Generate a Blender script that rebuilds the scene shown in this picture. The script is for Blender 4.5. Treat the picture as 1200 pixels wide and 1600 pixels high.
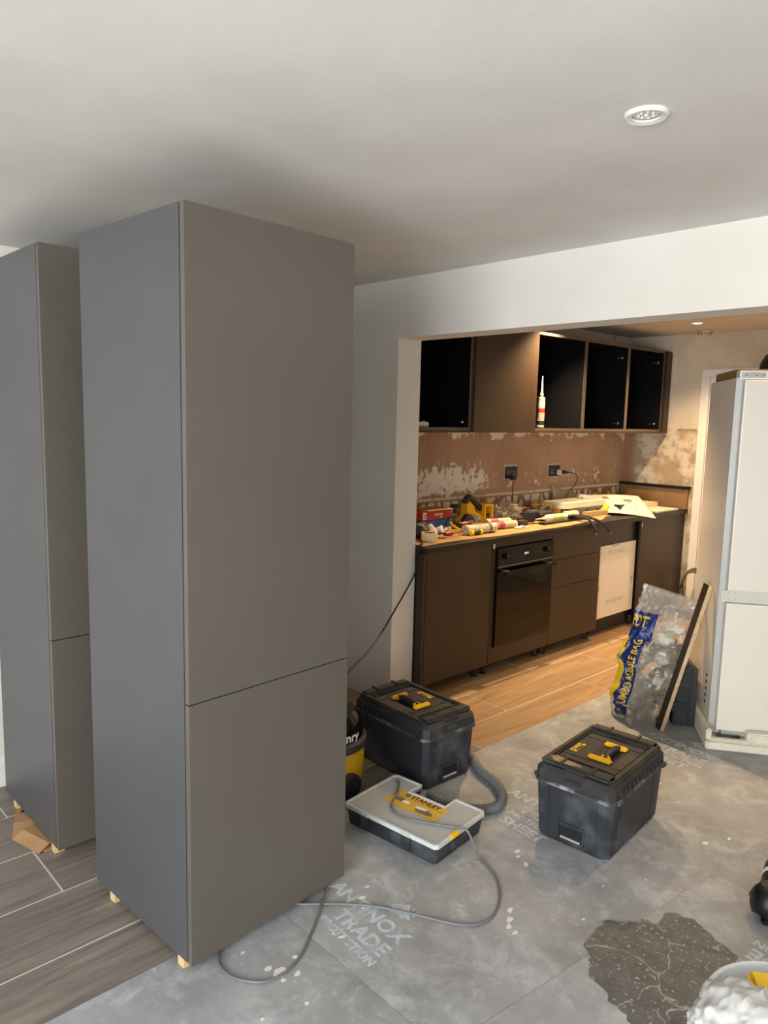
import bpy, bmesh, math, random
from mathutils import Vector, Matrix, noise
random.seed(7)
for o in list(bpy.data.objects): bpy.data.objects.remove(o)
SC = bpy.context.scene
COL = SC.collection
R = math.radians

# ---------------------------------------------------------------- camera
cam_d = bpy.data.cameras.new('camera'); cam = bpy.data.objects.new('camera', cam_d); COL.objects.link(cam)
FPX = 1155.8
cam_d.sensor_fit = 'VERTICAL'; cam_d.sensor_height = 36.0; cam_d.lens = FPX / 1600 * 36.0
cam_d.clip_start = 0.05
pit, rol, yaw = R(7.37683348), R(1.33509485), R(46.93222928)
q = Matrix.Rotation(yaw, 4, 'Z') @ Matrix.Rotation(math.pi / 2 - pit, 4, 'X') @ Matrix.Rotation(rol, 4, 'Z')
cam.matrix_world = Matrix.Translation((0, 0, 1.60)) @ q
SC.camera = cam

# ---------------------------------------------------------------- world, lights, exposure
W = bpy.data.worlds.new('world'); SC.world = W; W.use_nodes = True
W.node_tree.nodes['Background'].inputs[0].default_value = (0.72, 0.86, 1.0, 1)
W.node_tree.nodes['Background'].inputs[1].default_value = 1.0
SC.view_settings.view_transform = 'Standard'; SC.view_settings.look = 'None'
SC.view_settings.gamma = 1.0; SC.view_settings.use_curve_mapping = False
SC.view_settings.exposure = 0.0

def lamp(name, kind, loc, rot, power, color, **kw):
    d = bpy.data.lights.new(name, kind); o = bpy.data.objects.new(name, d); COL.objects.link(o)
    o.location = loc; o.rotation_euler = rot; d.energy = power; d.color = color
    for k, v in kw.items(): setattr(d, k, v)
    return o
# daylight entering through the wide patio doors behind the camera
lamp('daylight_and_fill', 'AREA', (0.45, -2.66, 1.25), (R(90), 0, 0), 290, (0.95, 0.975, 1.0), shape='RECTANGLE', size=2.2, size_y=2.0)
# weak side fill, added outside an assumed window in the right-hand wall
lamp('daylight_and_fill', 'AREA', (1.90, -0.55, 1.35), (R(90), 0, R(90)), 14, (0.95, 0.97, 1.0), shape='RECTANGLE', size=2.6, size_y=1.7)

# ---------------------------------------------------------------- materials
MATS = {}
def srgb(h):
    if isinstance(h, str):
        c = [int(h[i:i + 2], 16) / 255 for i in (0, 2, 4)]
        return tuple((x / 12.92 if x <= .04045 else ((x + .055) / 1.055) ** 2.4) for x in c) + (1,)
    return tuple(h) + (1,)
def mat(name, color, rough=.5, metal=0.0, col2=None, nscale=6, lo=.4, hi=.65, bump=0.0, bscale=60, coord='Object',
        stretch=(1, 1, 1), detail=6, emit=0, alpha=1.0, spec=.5, trans=0.0, sss=0.0, coat=0.0):
    if name in MATS: return MATS[name]
    m = bpy.data.materials.new(name); m.use_nodes = True; nt = m.node_tree; N = nt.nodes; L = nt.links
    b = N['Principled BSDF']; b.inputs['Base Color'].default_value = srgb(color)
    b.inputs['Roughness'].default_value = rough; b.inputs['Metallic'].default_value = metal
    b.inputs['Specular IOR Level'].default_value = spec; b.inputs['Alpha'].default_value = alpha
    b.inputs['Transmission Weight'].default_value = trans; b.inputs['Coat Weight'].default_value = coat
    if emit:
        b.inputs['Emission Color'].default_value = srgb(color); b.inputs['Emission Strength'].default_value = emit
    tc = N.new('ShaderNodeTexCoord'); mp = N.new('ShaderNodeMapping'); mp.inputs['Scale'].default_value = stretch
    L.new(tc.outputs[coord], mp.inputs[0])
    if col2 is not None:
        n = N.new('ShaderNodeTexNoise'); n.inputs['Scale'].default_value = nscale; n.inputs['Detail'].default_value = detail
        L.new(mp.outputs[0], n.inputs['Vector'])
        r = N.new('ShaderNodeMapRange'); r.inputs[1].default_value = lo; r.inputs[2].default_value = hi
        L.new(n.outputs[0], r.inputs[0])
        x = N.new('ShaderNodeMix'); x.data_type = 'RGBA'; x.inputs[6].default_value = srgb(color); x.inputs[7].default_value = srgb(col2)
        L.new(r.outputs[0], x.inputs[0]); L.new(x.outputs[2], b.inputs['Base Color'])
    if bump:
        n = N.new('ShaderNodeTexNoise'); n.inputs['Scale'].default_value = bscale; n.inputs['Detail'].default_value = 4
        L.new(mp.outputs[0], n.inputs['Vector'])
        bp = N.new('ShaderNodeBump'); bp.inputs['Strength'].default_value = bump; bp.inputs['Distance'].default_value = .01
        L.new(n.outputs[0], bp.inputs['Height']); L.new(bp.outputs[0], b.inputs['Normal'])
    MATS[name] = m
    return m
class NT:
    """small helper to write node graphs"""
    def __init__(s, name):
        s.m = bpy.data.materials.new(name); s.m.use_nodes = True; s.N = s.m.node_tree.nodes; s.L = s.m.node_tree.links
        s.b = s.N['Principled BSDF']; MATS[name] = s.m
        s.tc = s.N.new('ShaderNodeTexCoord')
    def inp(s, node, i, v):
        if hasattr(v, 'is_output') or isinstance(v, bpy.types.NodeSocket): s.L.new(v, node.inputs[i])
        else: node.inputs[i].default_value = v
    def map(s, scale=(1, 1, 1), loc=(0, 0, 0), rot=(0, 0, 0), coord='Object'):
        n = s.N.new('ShaderNodeMapping'); n.inputs['Scale'].default_value = scale; n.inputs['Location'].default_value = loc
        n.inputs['Rotation'].default_value = rot
        s.L.new(s.tc.outputs[coord], n.inputs[0]); return n.outputs[0]
    def noise(s, vec, scale, detail=5, rough=.5, dist=0.0, out=0):
        n = s.N.new('ShaderNodeTexNoise'); s.L.new(vec, n.inputs['Vector']); n.inputs['Scale'].default_value = scale
        n.inputs['Detail'].default_value = detail; n.inputs['Roughness'].default_value = rough; n.inputs['Distortion'].default_value = dist
        return n.outputs[out]
    def voro(s, vec, scale, feature='F1', out=0, rnd=1.0):
        n = s.N.new('ShaderNodeTexVoronoi'); n.feature = feature; s.L.new(vec, n.inputs['Vector']); n.inputs['Scale'].default_value = scale
        n.inputs['Randomness'].default_value = rnd
        return n.outputs[out]
    def rng(s, v, a, b, c=0.0, d=1.0, smooth=False):
        n = s.N.new('ShaderNodeMapRange'); n.interpolation_type = 'SMOOTHSTEP' if smooth else 'LINEAR'
        s.inp(n, 0, v)
        for i, k in zip((1, 2, 3, 4), (a, b, c, d)): s.inp(n, i, k)
        return n.outputs[0]
    def math(s, op, a, b=0.0, clamp=False):
        n = s.N.new('ShaderNodeMath'); n.operation = op; n.use_clamp = clamp; s.inp(n, 0, a); s.inp(n, 1, b); return n.outputs[0]
    def mix(s, f, a, b):
        n = s.N.new('ShaderNodeMix'); n.data_type = 'RGBA'
        s.inp(n, 0, f); s.inp(n, 6, srgb(a) if isinstance(a, (str, tuple)) else a); s.inp(n, 7, srgb(b) if isinstance(b, (str, tuple)) else b)
        return n.outputs[2]
    def sep(s, vec):
        n = s.N.new('ShaderNodeSeparateXYZ'); s.L.new(vec, n.inputs[0]); return n.outputs
    def bump(s, h, strength=.3, dist=.01):
        n = s.N.new('ShaderNodeBump'); n.inputs['Strength'].default_value = strength; n.inputs['Distance'].default_value = dist
        s.L.new(h, n.inputs['Height']); s.L.new(n.outputs[0], s.b.inputs['Normal'])
    def rnd(s):
        return s.N.new('ShaderNodeObjectInfo').outputs['Random']
    def color(s, v): s.inp(s.b, 'Base Color', v)

# walls and ceiling
def plain_wall(name, c1, c2):
    t = NT(name); v = t.map(); t.color(t.mix(t.rng(t.noise(v, 2.2, 6), .35, .7), c1, c2)); t.b.inputs['Roughness'].default_value = .85
    t.bump(t.noise(v, 35, 5), .06, .01); return t.m
M_WALL = plain_wall('wall_paint', 'e4e0d8', 'dcd7cc')
M_CEIL = plain_wall('ceiling_paint', 'e2dfda', 'd6d2cb')
M_KCEIL = plain_wall('kitchen_ceiling_paint', 'd8cfc2', 'cfc5b6')
M_KWALL = plain_wall('kitchen_paint', 'd8d0c0', 'cdc4b2')
M_TRIM = mat('white_gloss_trim', 'e6e4de', .35, bump=.02, bscale=20)

def stripped_plaster():
    t = NT('stripped_plaster'); v = t.map(); s = t.sep(v); z = s[2]
    big = t.noise(v, 5.0, 8, .62); fine = t.noise(v, 22, 8, .7); blot = t.noise(v, 2.0, 3)
    base = t.mix(t.rng(blot, .35, .65), 'c2a085', 'ab8a6e')
    base = t.mix(t.rng(fine, .5, .75, 0, .45), base, 'ccb195')
    # flakes of old cream paint: under the wall units and in a speckled band lower down
    topw = t.rng(z, 1.38, 1.55, -.16, .14)
    m1 = t.rng(t.math('ADD', t.math('ADD', t.math('MULTIPLY', big, .75), t.math('MULTIPLY', fine, .25)), topw), .535, .552)
    y = s[1]
    lowband = t.math('MULTIPLY', t.rng(z, 1.02, 1.1), t.rng(z, 1.36, 1.2))
    left = t.rng(y, 4.35, 3.9, -.035, .1)
    m2 = t.rng(t.math('ADD', t.math('MULTIPLY', fine, .62), t.math('ADD', t.math('MULTIPLY', big, .38), t.math('ADD', left, t.rng(lowband, 0, 1, -.2, .02)))), .54, .562)
    base = t.mix(t.math('MAXIMUM', m1, m2), base, 'f0e6d4')
    # ridge line and adhesive blobs just above the worktop
    ridge = t.math('MULTIPLY', t.rng(z, 1.035, 1.045), t.rng(z, 1.062, 1.052))
    base = t.mix(t.math('MULTIPLY', ridge, t.rng(big, .35, .45)), base, 'eadcc2')
    vv = t.map((1, 1, .42)); ce = t.voro(vv, 11, 'DISTANCE_TO_EDGE')
    blobs = t.math('MULTIPLY', t.rng(ce, .10, .125), t.rng(z, 1.035, 1.02))
    base = t.mix(t.rng(z, 1.04, 1.03, 0, .5), base, '7d6248'); base = t.mix(blobs, base, 'efe0c0')
    t.color(base); t.b.inputs['Roughness'].default_value = .9
    t.bump(t.math('ADD', t.math('MAXIMUM', m1, m2), t.math('ADD', blobs, t.math('MULTIPLY', fine, .5))), .5, .003); return t.m
M_PLASTER = stripped_plaster()
def far_wall_mat():
    t = NT('far_wall_patchy'); v = t.map(); s = t.sep(v); z = s[2]; x = s[0]
    big = t.noise(v, 4, 7, .6); fine = t.noise(v, 16, 8, .7)
    paint = t.mix(t.rng(big, .4, .6), 'd6cdbb', 'cbc0ab')
    patch = t.mix(t.rng(big, .44, .56), 'cfc4ae', 'ac977b')
    patch = t.mix(t.rng(fine, .52, .62, 0, .5), patch, '8d8578')
    edge = t.math('ADD', z, t.math('MULTIPLY', t.math('SUBTRACT', fine, .5), .06))
    patch = t.mix(t.rng(t.math('ADD', x, t.math('MULTIPLY', fine, .15)), -3.26, -3.2), '9b7654', patch)
    col = t.mix(t.rng(edge, 1.545, 1.555), patch, paint)
    dark = t.math('MULTIPLY', t.math('MULTIPLY', t.rng(edge, 1.53, 1.548), t.rng(edge, 1.565, 1.55)), t.rng(fine, .5, .56))
    col = t.mix(dark, col, '6e5a44'); t.color(col); t.b.inputs['Roughness'].default_value = .88
    t.bump(fine, .3, .004); return t.m
M_FAR = far_wall_mat()

def tile_mat(nm, ca, cb, cc, cd):
    t = NT(nm); v = t.map((14, .9, 14)); r = t.rnd()
    cm = t.N.new('ShaderNodeCombineXYZ'); t.L.new(t.math('MULTIPLY', r, 37.0), cm.inputs[0]); t.L.new(t.math('MULTIPLY', r, 91.0), cm.inputs[1])
    ad = t.N.new('ShaderNodeVectorMath'); ad.operation = 'ADD'; t.L.new(v, ad.inputs[0]); t.L.new(cm.outputs[0], ad.inputs[1])
    g = t.noise(ad.outputs[0], 1.6, 8, .62, 1.2); g2 = t.noise(ad.outputs[0], 7, 6, .6)
    c = t.mix(t.rng(g, .3, .7), ca, cb); c = t.mix(t.rng(g2, .55, .75, 0, .6), c, cc)
    c = t.mix(t.rng(r, 0, 1, 0, .25), c, cd)
    d = t.noise(t.map(), 90, 2); c = t.mix(t.rng(d, .76, .8), c, 'cfc9c0')
    t.color(c); t.b.inputs['Roughness'].default_value = .5; t.bump(g2, .12, .003); return t.m
M_TILE = tile_mat('wood_look_tile', '645a52', '978c83', '4a4038', '857a70')
M_TILE_LIT = tile_mat('wood_look_tile_warm_lit', '846748', 'b89974', '664c33', 'a3845e')  # same tile as above, with golden kitchen light put into its colour
M_GROUT = mat('tile_grout', 'd6d0c6', .9)

def sheet_mat():
    t = NT('dusty_protection_board'); v = t.map(coord='Object')
    a = t.noise(v, 2.6, 7, .6); b = t.noise(v, 11, 8, .7); sp = t.noise(v, 60, 3, .6)
    s = t.sep(v)
    hatch = t.math('SINE', t.math('MULTIPLY', s[0], 2 * math.pi / .0065))
    c = t.mix(t.rng(a, .3, .7), '8a8c8e', 'a9abad'); c = t.mix(t.rng(b, .45, .75, 0, .55), c, 'b4b5b3')
    c = t.mix(t.rng(hatch, .2, 1, 0, .16), c, '4b4b4b')
    c = t.mix(t.rng(sp, .735, .77, 0, .85), c, 'cdcdc8')
    d1 = t.noise(v, 6.5, 9, .74, .5); c = t.mix(t.rng(d1, .50, .66, 0, .55), c, 'c9cccf')
    d2 = t.noise(t.map((1, 1, 1), loc=(3, 7, 0)), 24, 6, .7); c = t.mix(t.rng(d2, .60, .70, 0, .35), c, 'd3d5d6')
    d3 = t.noise(t.map((1, 1, 1), loc=(9, 2, 0)), 3.2, 5, .6); c = t.mix(t.rng(d3, .50, .72, 0, .45), c, '6f7276')
    # long scuffs
    sc = t.noise(t.map((30, 2.2, 1), rot=(0, 0, .5)), 2.2, 4, .55); c = t.mix(t.rng(sc, .68, .74, 0, .25), c, 'bdbdbb')
    t.color(c); t.b.inputs['Roughness'].default_value = .62
    t.bump(t.math('ADD', t.math('MULTIPLY', hatch, .2), b), .12, .002); return t.m
M_SHEET = sheet_mat()
M_PRINT = mat('faded_print', 'bcc8d1', .7, col2='9aa3a9', nscale=22, lo=.48, hi=.7)
def stain_mat():
    t = NT('dark_stain'); v = t.map(); b = t.noise(v, 14, 8, .7); sp = t.noise(v, 75, 3, .6)
    ns = t.noise(v, 5, 3, out=1); av = t.N.new('ShaderNodeVectorMath'); av.operation = 'MULTIPLY_ADD'; t.L.new(ns, av.inputs[0]); av.inputs[1].default_value = (.25, .25, .25); t.L.new(t.map((1, 1, 1), rot=(0, 0, .4)), av.inputs[2])
    e = t.voro(av.outputs[0], 3.6, 'DISTANCE_TO_EDGE')
    c = t.mix(t.rng(b, .35, .7), '4e4f4e', '6c6d6b'); c = t.mix(t.rng(sp, .60, .68, 0, .8), c, 'b5b5b0')
    c = t.mix(t.math('MULTIPLY', t.rng(e, .012, .004), t.rng(b, .42, .5)), c, 'a2a29e')
    t.color(c); t.b.inputs['Roughness'].default_value = .5; return t.m
M_STAIN = stain_mat()
M_SPLAT = mat('dried_filler', 'e2dfd6', .8, bump=.3, bscale=80)

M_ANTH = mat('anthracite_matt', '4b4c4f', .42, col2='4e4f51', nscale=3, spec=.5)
M_ANTH_LIT = mat('anthracite_warm_lit', '5b554d', .40, col2='5d574f', nscale=3, spec=.5)  # same laminate as the sides; warmer room light put into the colour
M_GAP = mat('black_void', '050505', .9)
M_PINE = mat('raw_pine', 'd9bd8c', .7, col2='c4a26c', nscale=12, stretch=(6, 6, 1))
M_CARD = mat('brown_cardboard', 'b08a62', .85, col2='a37d56', nscale=9, bump=.1)
M_CARDP = mat('pale_cardboard', 'b58f60', .85, col2='a37d4f', nscale=9, bump=.1)
def wood_dark(name, a, b):
    t = NT(name); v = t.map((30, 30, 1.2)); g = t.noise(v, 1.6, 8, .65, .6)
    t.color(t.mix(t.rng(g, .3, .7), a, b)); t.b.inputs['Roughness'].default_value = .45; t.bump(g, .08, .002); return t.m
M_DARKOAK = wood_dark('dark_oak_front', '2d2116', '3f2e1e')
M_INSIDE = mat('black_blue_interior', '0b0c0f', .7, spec=.12)
M_CARC = mat('carcass_edge', '5b4e42', .5)
M_WORKTOP = mat('black_worktop', '14110f', .4)
M_BLACKG = mat('black_glass', '040303', .05, spec=.32)
M_BLACKM = mat('black_metal', '0d0c0b', .3, metal=.4)
M_BLACKP = mat('black_plastic', '1b1c1e', .5, col2='24262a', nscale=8)
M_CHROME = mat('brushed_steel', 'b9b9b6', .28, metal=.95)
M_WHITEAPP = mat('white_enamel', 'e9e2d4', .28)
M_WHITEP = mat('white_plastic', 'dfdcd2', .4)
M_GREYSIDE = mat('grey_fridge_side', 'd9d4ca', .42)
M_GREYM = mat('grey_metal_trim', 'c3c4c0', .35, metal=.3)
M_POLY = mat('polystyrene', 'e8dfc8', .85, col2='f0ead8', nscale=30, bump=.6, bscale=120)
M_TOOL = mat('dusty_black_toolbox', '292c31', .5, col2='5c6066', nscale=9, lo=.48, hi=.8, bump=.08, bscale=90)
M_TOOLTOP = mat('dusty_black_lid', '2b2a2a', .6, col2='5d5648', nscale=8, lo=.48, hi=.85, bump=.1, bscale=90)
M_TOOLD = mat('black_groove', '111214', .6)
M_YEL = mat('tool_yellow', 'e3a912', .45, col2='d19a10', nscale=14)
M_YELB = mat('bright_yellow', 'efc318', .45)
M_YELD = mat('drum_yellow', 'cfa214', .4, col2='b88f14', nscale=6)
M_DUST = mat('sawdust', 'c3a878', .95)
M_RED = mat('red_card', 'a02a1e', .6); M_BLUE = mat('blue_card', '1d4f8c', .6)
M_REDP = mat('red_plastic', 'a3201c', .4)
M_WHITEPRINT = mat('white_print', 'e8e4da', .6)
M_PAPER = mat('white_paper', 'd6cebd', .8, col2='ccc4b2', nscale=5)
M_PAPERL = mat('lilac_paper', 'cfc3bf', .8)
M_INK = mat('printed_ink', '6e675e', .8)
M_BRN = mat('brown_panel_face', '8d6f4a', .6, col2='846641', nscale=7)
M_CABLE = mat('grey_cable', '6b6c6e', .5); M_CABLEB = mat('black_cable', '121212', .5)
M_HOSE = mat('grey_hose', '64676c', .45)
M_CREAM = mat('cream_plastic', 'd6cba8', .5)
M_TAPE = mat('cream_tape', 'd8c9a4', .6)
M_RUB = mat('rubble', '37342f', .8, col2='5f5a52', nscale=14, bump=.5, bscale=50)
M_GLASSY = mat('clear_lid', 'd5d8d8', .22, alpha=.62, spec=.6)
def film(name, colr, fac, rough=.15):
    m = bpy.data.materials.new(name); m.use_nodes = True; N = m.node_tree.nodes; L = m.node_tree.links
    b = N['Principled BSDF']; b.inputs['Base Color'].default_value = srgb(colr); b.inputs['Roughness'].default_value = rough
    tr = N.new('ShaderNodeBsdfTransparent'); mx = N.new('ShaderNodeMixShader'); tc = N.new('ShaderNodeTexCoord')
    n = N.new('ShaderNodeTexNoise'); n.inputs['Scale'].default_value = 9; n.inputs['Detail'].default_value = 6
    r = N.new('ShaderNodeMapRange'); r.inputs[1].default_value = .35; r.inputs[2].default_value = .68; r.inputs[3].default_value = fac - .15; r.inputs[4].default_value = fac + .2
    L.new(tc.outputs['Object'], n.inputs['Vector']); L.new(n.outputs[0], r.inputs[0]); L.new(r.outputs[0], mx.inputs[0])
    L.new(tr.outputs[0], mx.inputs[1]); L.new(b.outputs[0], mx.inputs[2]); L.new(mx.outputs[0], N['Material Output'].inputs[0]); return m
M_FILM = film('clear_polythene', 'c4bbac', .42, .12)
M_BAGW = mat('white_carrier_plastic', 'd3d4d2', .35, col2='c6c8c8', nscale=9, bump=.25, bscale=8)
M_NAVY = mat('navy_print', '16296b', .35); M_YELPR = mat('yellow_print', 'd9b92a', .35)
M_LAMP = mat('lamp_glow', 'ffe9c0', .4, emit=6)

# ---------------------------------------------------------------- mesh helpers
class MB:
    def __init__(s): s.v = []; s.f = []
    def add(s, vs, fs, M=None):
        n = len(s.v)
        for p in vs:
            p = Vector(p)
            s.v.append(tuple(M @ p) if M is not None else tuple(p))
        s.f += [tuple(i + n for i in f) for f in fs]; return s
    def box(s, a, b, M=None, ch=0.0):
        x0, y0, z0 = a; x1, y1, z1 = b
        if x0 > x1: x0, x1 = x1, x0
        if y0 > y1: y0, y1 = y1, y0
        if z0 > z1: z0, z1 = z1, z0
        if ch <= 0:
            vs = [(x0, y0, z0), (x1, y0, z0), (x1, y1, z0), (x0, y1, z0), (x0, y0, z1), (x1, y0, z1), (x1, y1, z1), (x0, y1, z1)]
            return s.add(vs, [(0, 3, 2, 1), (4, 5, 6, 7), (0, 1, 5, 4), (1, 2, 6, 5), (2, 3, 7, 6), (3, 0, 4, 7)], M)
        bm = bmesh.new(); bmesh.ops.create_cube(bm, size=1)
        for v in bm.verts: v.co = Vector(((x0 + x1) / 2 + v.co.x * (x1 - x0), (y0 + y1) / 2 + v.co.y * (y1 - y0), (z0 + z1) / 2 + v.co.z * (z1 - z0)))
        bmesh.ops.bevel(bm, geom=list(bm.edges), offset=ch, segments=2, affect='EDGES', clamp_overlap=True)
        bm.verts.index_update(); s.add([v.co for v in bm.verts], [[v.index for v in f.verts] for f in bm.faces], M); bm.free(); return s
    def prism(s, poly, z0, z1, M=None, top=None):
        n = len(poly); tp = top or poly
        vs = [(p[0], p[1], z0) for p in poly] + [(p[0], p[1], z1) for p in tp]
        fs = [tuple(range(n - 1, -1, -1)), tuple(range(n, 2 * n))] + [(i, (i + 1) % n, n + (i + 1) % n, n + i) for i in range(n)]
        return s.add(vs, fs, M)
    def loft(s, rings, cap=True, M=None):
        n = len(rings[0]); vs = [p for r in rings for p in r]; fs = []
        for k in range(len(rings) - 1):
            for i in range(n): fs.append((k * n + i, k * n + (i + 1) % n, (k + 1) * n + (i + 1) % n, (k + 1) * n + i))
        if cap: fs.append(tuple(range(n - 1, -1, -1))); fs.append(tuple((len(rings) - 1) * n + i for i in range(n)))
        return s.add(vs, fs, M)
    def lathe(s, prof, n=32, M=None, cap=True):
        return s.loft([[(r * math.cos(2 * math.pi * i / n), r * math.sin(2 * math.pi * i / n), z) for i in range(n)] for r, z in prof], cap, M)
    def cyl(s, p0, p1, r, n=16, r1=None, M=None):
        p0 = Vector(p0); p1 = Vector(p1); d = p1 - p0
        Q = Matrix.Translation(p0) @ d.to_track_quat('Z', 'Y').to_matrix().to_4x4()
        if M is not None: Q = M @ Q
        return s.lathe([(r, 0), (r if r1 is None else r1, d.length)], n, Q)
    def lat(s, p0, p1, prof, n=16, M=None):
        """profile of (radius, fraction) along an axis"""
        p0 = Vector(p0); p1 = Vector(p1); d = p1 - p0
        Q = Matrix.Translation(p0) @ d.to_track_quat('Z', 'Y').to_matrix().to_4x4()
        if M is not None: Q = M @ Q
        return s.lathe([(r, t * d.length) for r, t in prof], n, Q)
    def tube(s, pts, r, n=8, M=None, rad=None):
        pts = [Vector(p) for p in pts]; rings = []; up = Vector((0, 0, 1))
        for i, p in enumerate(pts):
            t = (pts[min(i + 1, len(pts) - 1)] - pts[max(i - 1, 0)]).normalized()
            a = t.cross(up)
            if a.length < .05: a = t.cross(Vector((1, 0, 0)))
            a.normalize(); b = a.cross(t)
            rr = rad(i) if rad else r
            rings.append([tuple(p + (a * math.cos(2 * math.pi * k / n) + b * math.sin(2 * math.pi * k / n)) * rr) for k in range(n)])
        return s.loft(rings, True, M)
    def grid(s, fn, nu, nv, M=None, wrap=False):
        vs = [fn(i / nu, j / nv) for j in range(nv + 1) for i in range(nu + 1)]
        fs = [(j * (nu + 1) + i, j * (nu + 1) + i + 1, (j + 1) * (nu + 1) + i + 1, (j + 1) * (nu + 1) + i) for j in range(nv) for i in range(nu)]
        return s.add(vs, fs, M)
    def ball(s, c, rx, ry=None, rz=None, n=16, wob=0.0, fr=3.0, seed=0, M=None):
        ry = ry or rx; rz = rz or rx; m = n // 2; vs = []; rings = []
        for j in range(m + 1):
            th = math.pi * (j + .0) / m; ring = []
            for i in range(n):
                a = 2 * math.pi * i / n; d = Vector((math.sin(th) * math.cos(a), math.sin(th) * math.sin(a), -math.cos(th)))
                if j in (0, m): d = Vector((1e-4 * math.cos(a), 1e-4 * math.sin(a), -1 if j == 0 else 1))
                k = 1 + (wob * noise.noise(d * fr + Vector((seed, seed * 1.7, 3))) if wob else 0)
                ring.append((c[0] + d.x * rx * k, c[1] + d.y * ry * k, c[2] + d.z * rz * k))
            rings.append(ring)
        return s.loft(rings, True, M)
    def build(s, name, m, parent=None, smooth=False, bevel=0.0, kind=None, label=None, seg=2):
        me = bpy.data.meshes.new(name); me.from_pydata(s.v, [], s.f); me.materials.append(m)
        bm = bmesh.new(); bm.from_mesh(me); bmesh.ops.recalc_face_normals(bm, faces=bm.faces); bm.to_mesh(me); bm.free()
        o = bpy.data.objects.new(name, me); COL.objects.link(o)
        if parent is not None: o.parent = parent
        if smooth:
            for p in me.polygons: p.use_smooth = True
            try: me.set_sharp_from_angle(angle=R(38))
            except Exception: pass
        if bevel:
            bv = o.modifiers.new('bevel', 'BEVEL'); bv.width = bevel; bv.segments = seg; bv.limit_method = 'ANGLE'; bv.angle_limit = R(40)
        if kind: o['kind'] = kind
        if label: o['label'] = label
        return o
def thing(name, label, cat, loc=(0, 0, 0), rz=0.0, group=None, rot=None):
    o = bpy.data.objects.new(name, None); COL.objects.link(o); o.location = loc; o.rotation_euler = rot or (0, 0, rz)
    o.empty_display_size = .05; o['label'] = label; o['category'] = cat
    if group: o['group'] = group
    return o
def tag(o, label, cat, group=None):
    o['label'] = label; o['category'] = cat
    if group: o['group'] = group
    return o
def struct(o): o['kind'] = 'structure'; return o
def text_geo(txt, size, bold=0.0, align='LEFT', spacing=1.0, ext=0.0):
    c = bpy.data.curves.new('tmp_text', 'FONT'); c.body = txt; c.size = size; c.offset = bold; c.align_x = align; c.space_character = spacing
    c.fill_mode = 'FRONT' if ext == 0 else 'BOTH'; c.extrude = ext; c.resolution_u = 3
    o = bpy.data.objects.new('tmp_text', c); COL.objects.link(o)
    dg = bpy.context.evaluated_depsgraph_get(); dg.update()
    me = bpy.data.meshes.new_from_object(o.evaluated_get(dg))
    vs = [v.co.copy() for v in me.vertices]; fs = [tuple(p.vertices) for p in me.polygons]
    bpy.data.objects.remove(o); bpy.data.curves.remove(c); bpy.data.meshes.remove(me)
    return vs, fs
def text(name, txt, size, m, parent, M, bold=0.0, align='LEFT', spacing=1.0, ext=0.0006, sx=1.0, warp=None):
    vs, fs = text_geo(txt, size, bold, align, spacing, ext)
    b = MB()
    vs = [Vector((v.x * sx, v.y, v.z)) for v in vs]
    if warp: vs = [warp(v) for v in vs]
    b.add(vs, fs, M); return b.build(name, m, parent)
def frame(origin, xdir, ydir):
    x = Vector(xdir).normalized(); y = Vector(ydir); y = (y - x * y.dot(x)).normalized(); z = x.cross(y)
    M = Matrix((x, y, z)).transposed().to_4x4(); M.translation = Vector(origin); return M
def smooth_path(pts, k=6):
    P = [Vector(p) for p in pts]; out = []
    for i in range(len(P) - 1):
        a = P[max(i - 1, 0)]; b = P[i]; c = P[i + 1]; d = P[min(i + 2, len(P) - 1)]
        for j in range(k):
            t = j / k
            out.append(.5 * ((2 * b) + (c - a) * t + (2 * a - 5 * b + 4 * c - d) * t * t + (3 * b - a - 3 * c + d) * t ** 3))
    out.append(P[-1]); return out

# ================================================================ SETTING
XL, XR, YB, YW0, YW1 = -3.276, 1.7, -2.5, 2.745, 2.915       # main room; opening wall front / back
KX, KXR, KY, CZ, KCZ = -3.40, 1.2, 6.10, 2.31, 2.33
JX, OXR, LZ = -2.855, 0.35, 2.008

fl = struct(MB().box((KX - .1, YB - .1, -.12), (XR + .1, KY + .1, -.0012)).build('floor', M_GROUT))
tile_me = {}
def tile(x0, y0, x1, y1):
    w, d = x1 - x0 - .006, y1 - y0 - .006; kit = (y0 + y1) / 2 > 2.3; key = (round(w, 3), round(d, 3), kit)
    if key not in tile_me:
        t = MB().box((-w / 2, -d / 2, -.01), (w / 2, d / 2, 0.0)).build('floor_tile', M_TILE_LIT if kit else M_TILE, fl, bevel=.0008, seg=1); tile_me[key] = t
    else:
        s = tile_me[key]; t = s.copy(); COL.objects.link(t); t.parent = fl
    t.location = ((x0 + x1) / 2, (y0 + y1) / 2, 0)
cols = [-3.39 + 0.0, -3.287, -2.985, -2.683, -2.384, -2.083, -1.781, -1.479]
offs = {0: .8, 1: .80, 2: .80, 3: .795, 4: .30, 5: 1.05, 6: .4, 7: .9}
phase = [0.2, .8, .25, .80, .32, 1.05, .5]
for i in range(len(cols) - 1):
    y = -1.2 + phase[i] % 1.2 - 1.2
    while y < KY:
        a, b = max(y, -1.6), min(y + 1.2, KY - .002)
        if b - a > .05 and not (cols[i] < XL - .03 and b < YW1): tile(cols[i], a, cols[i + 1], b)
        y += 1.2
struct(MB().box((-1.479, YB, -.01), (XR, KY, -.0005)).build('floor_slab', M_TILE, fl))

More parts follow.
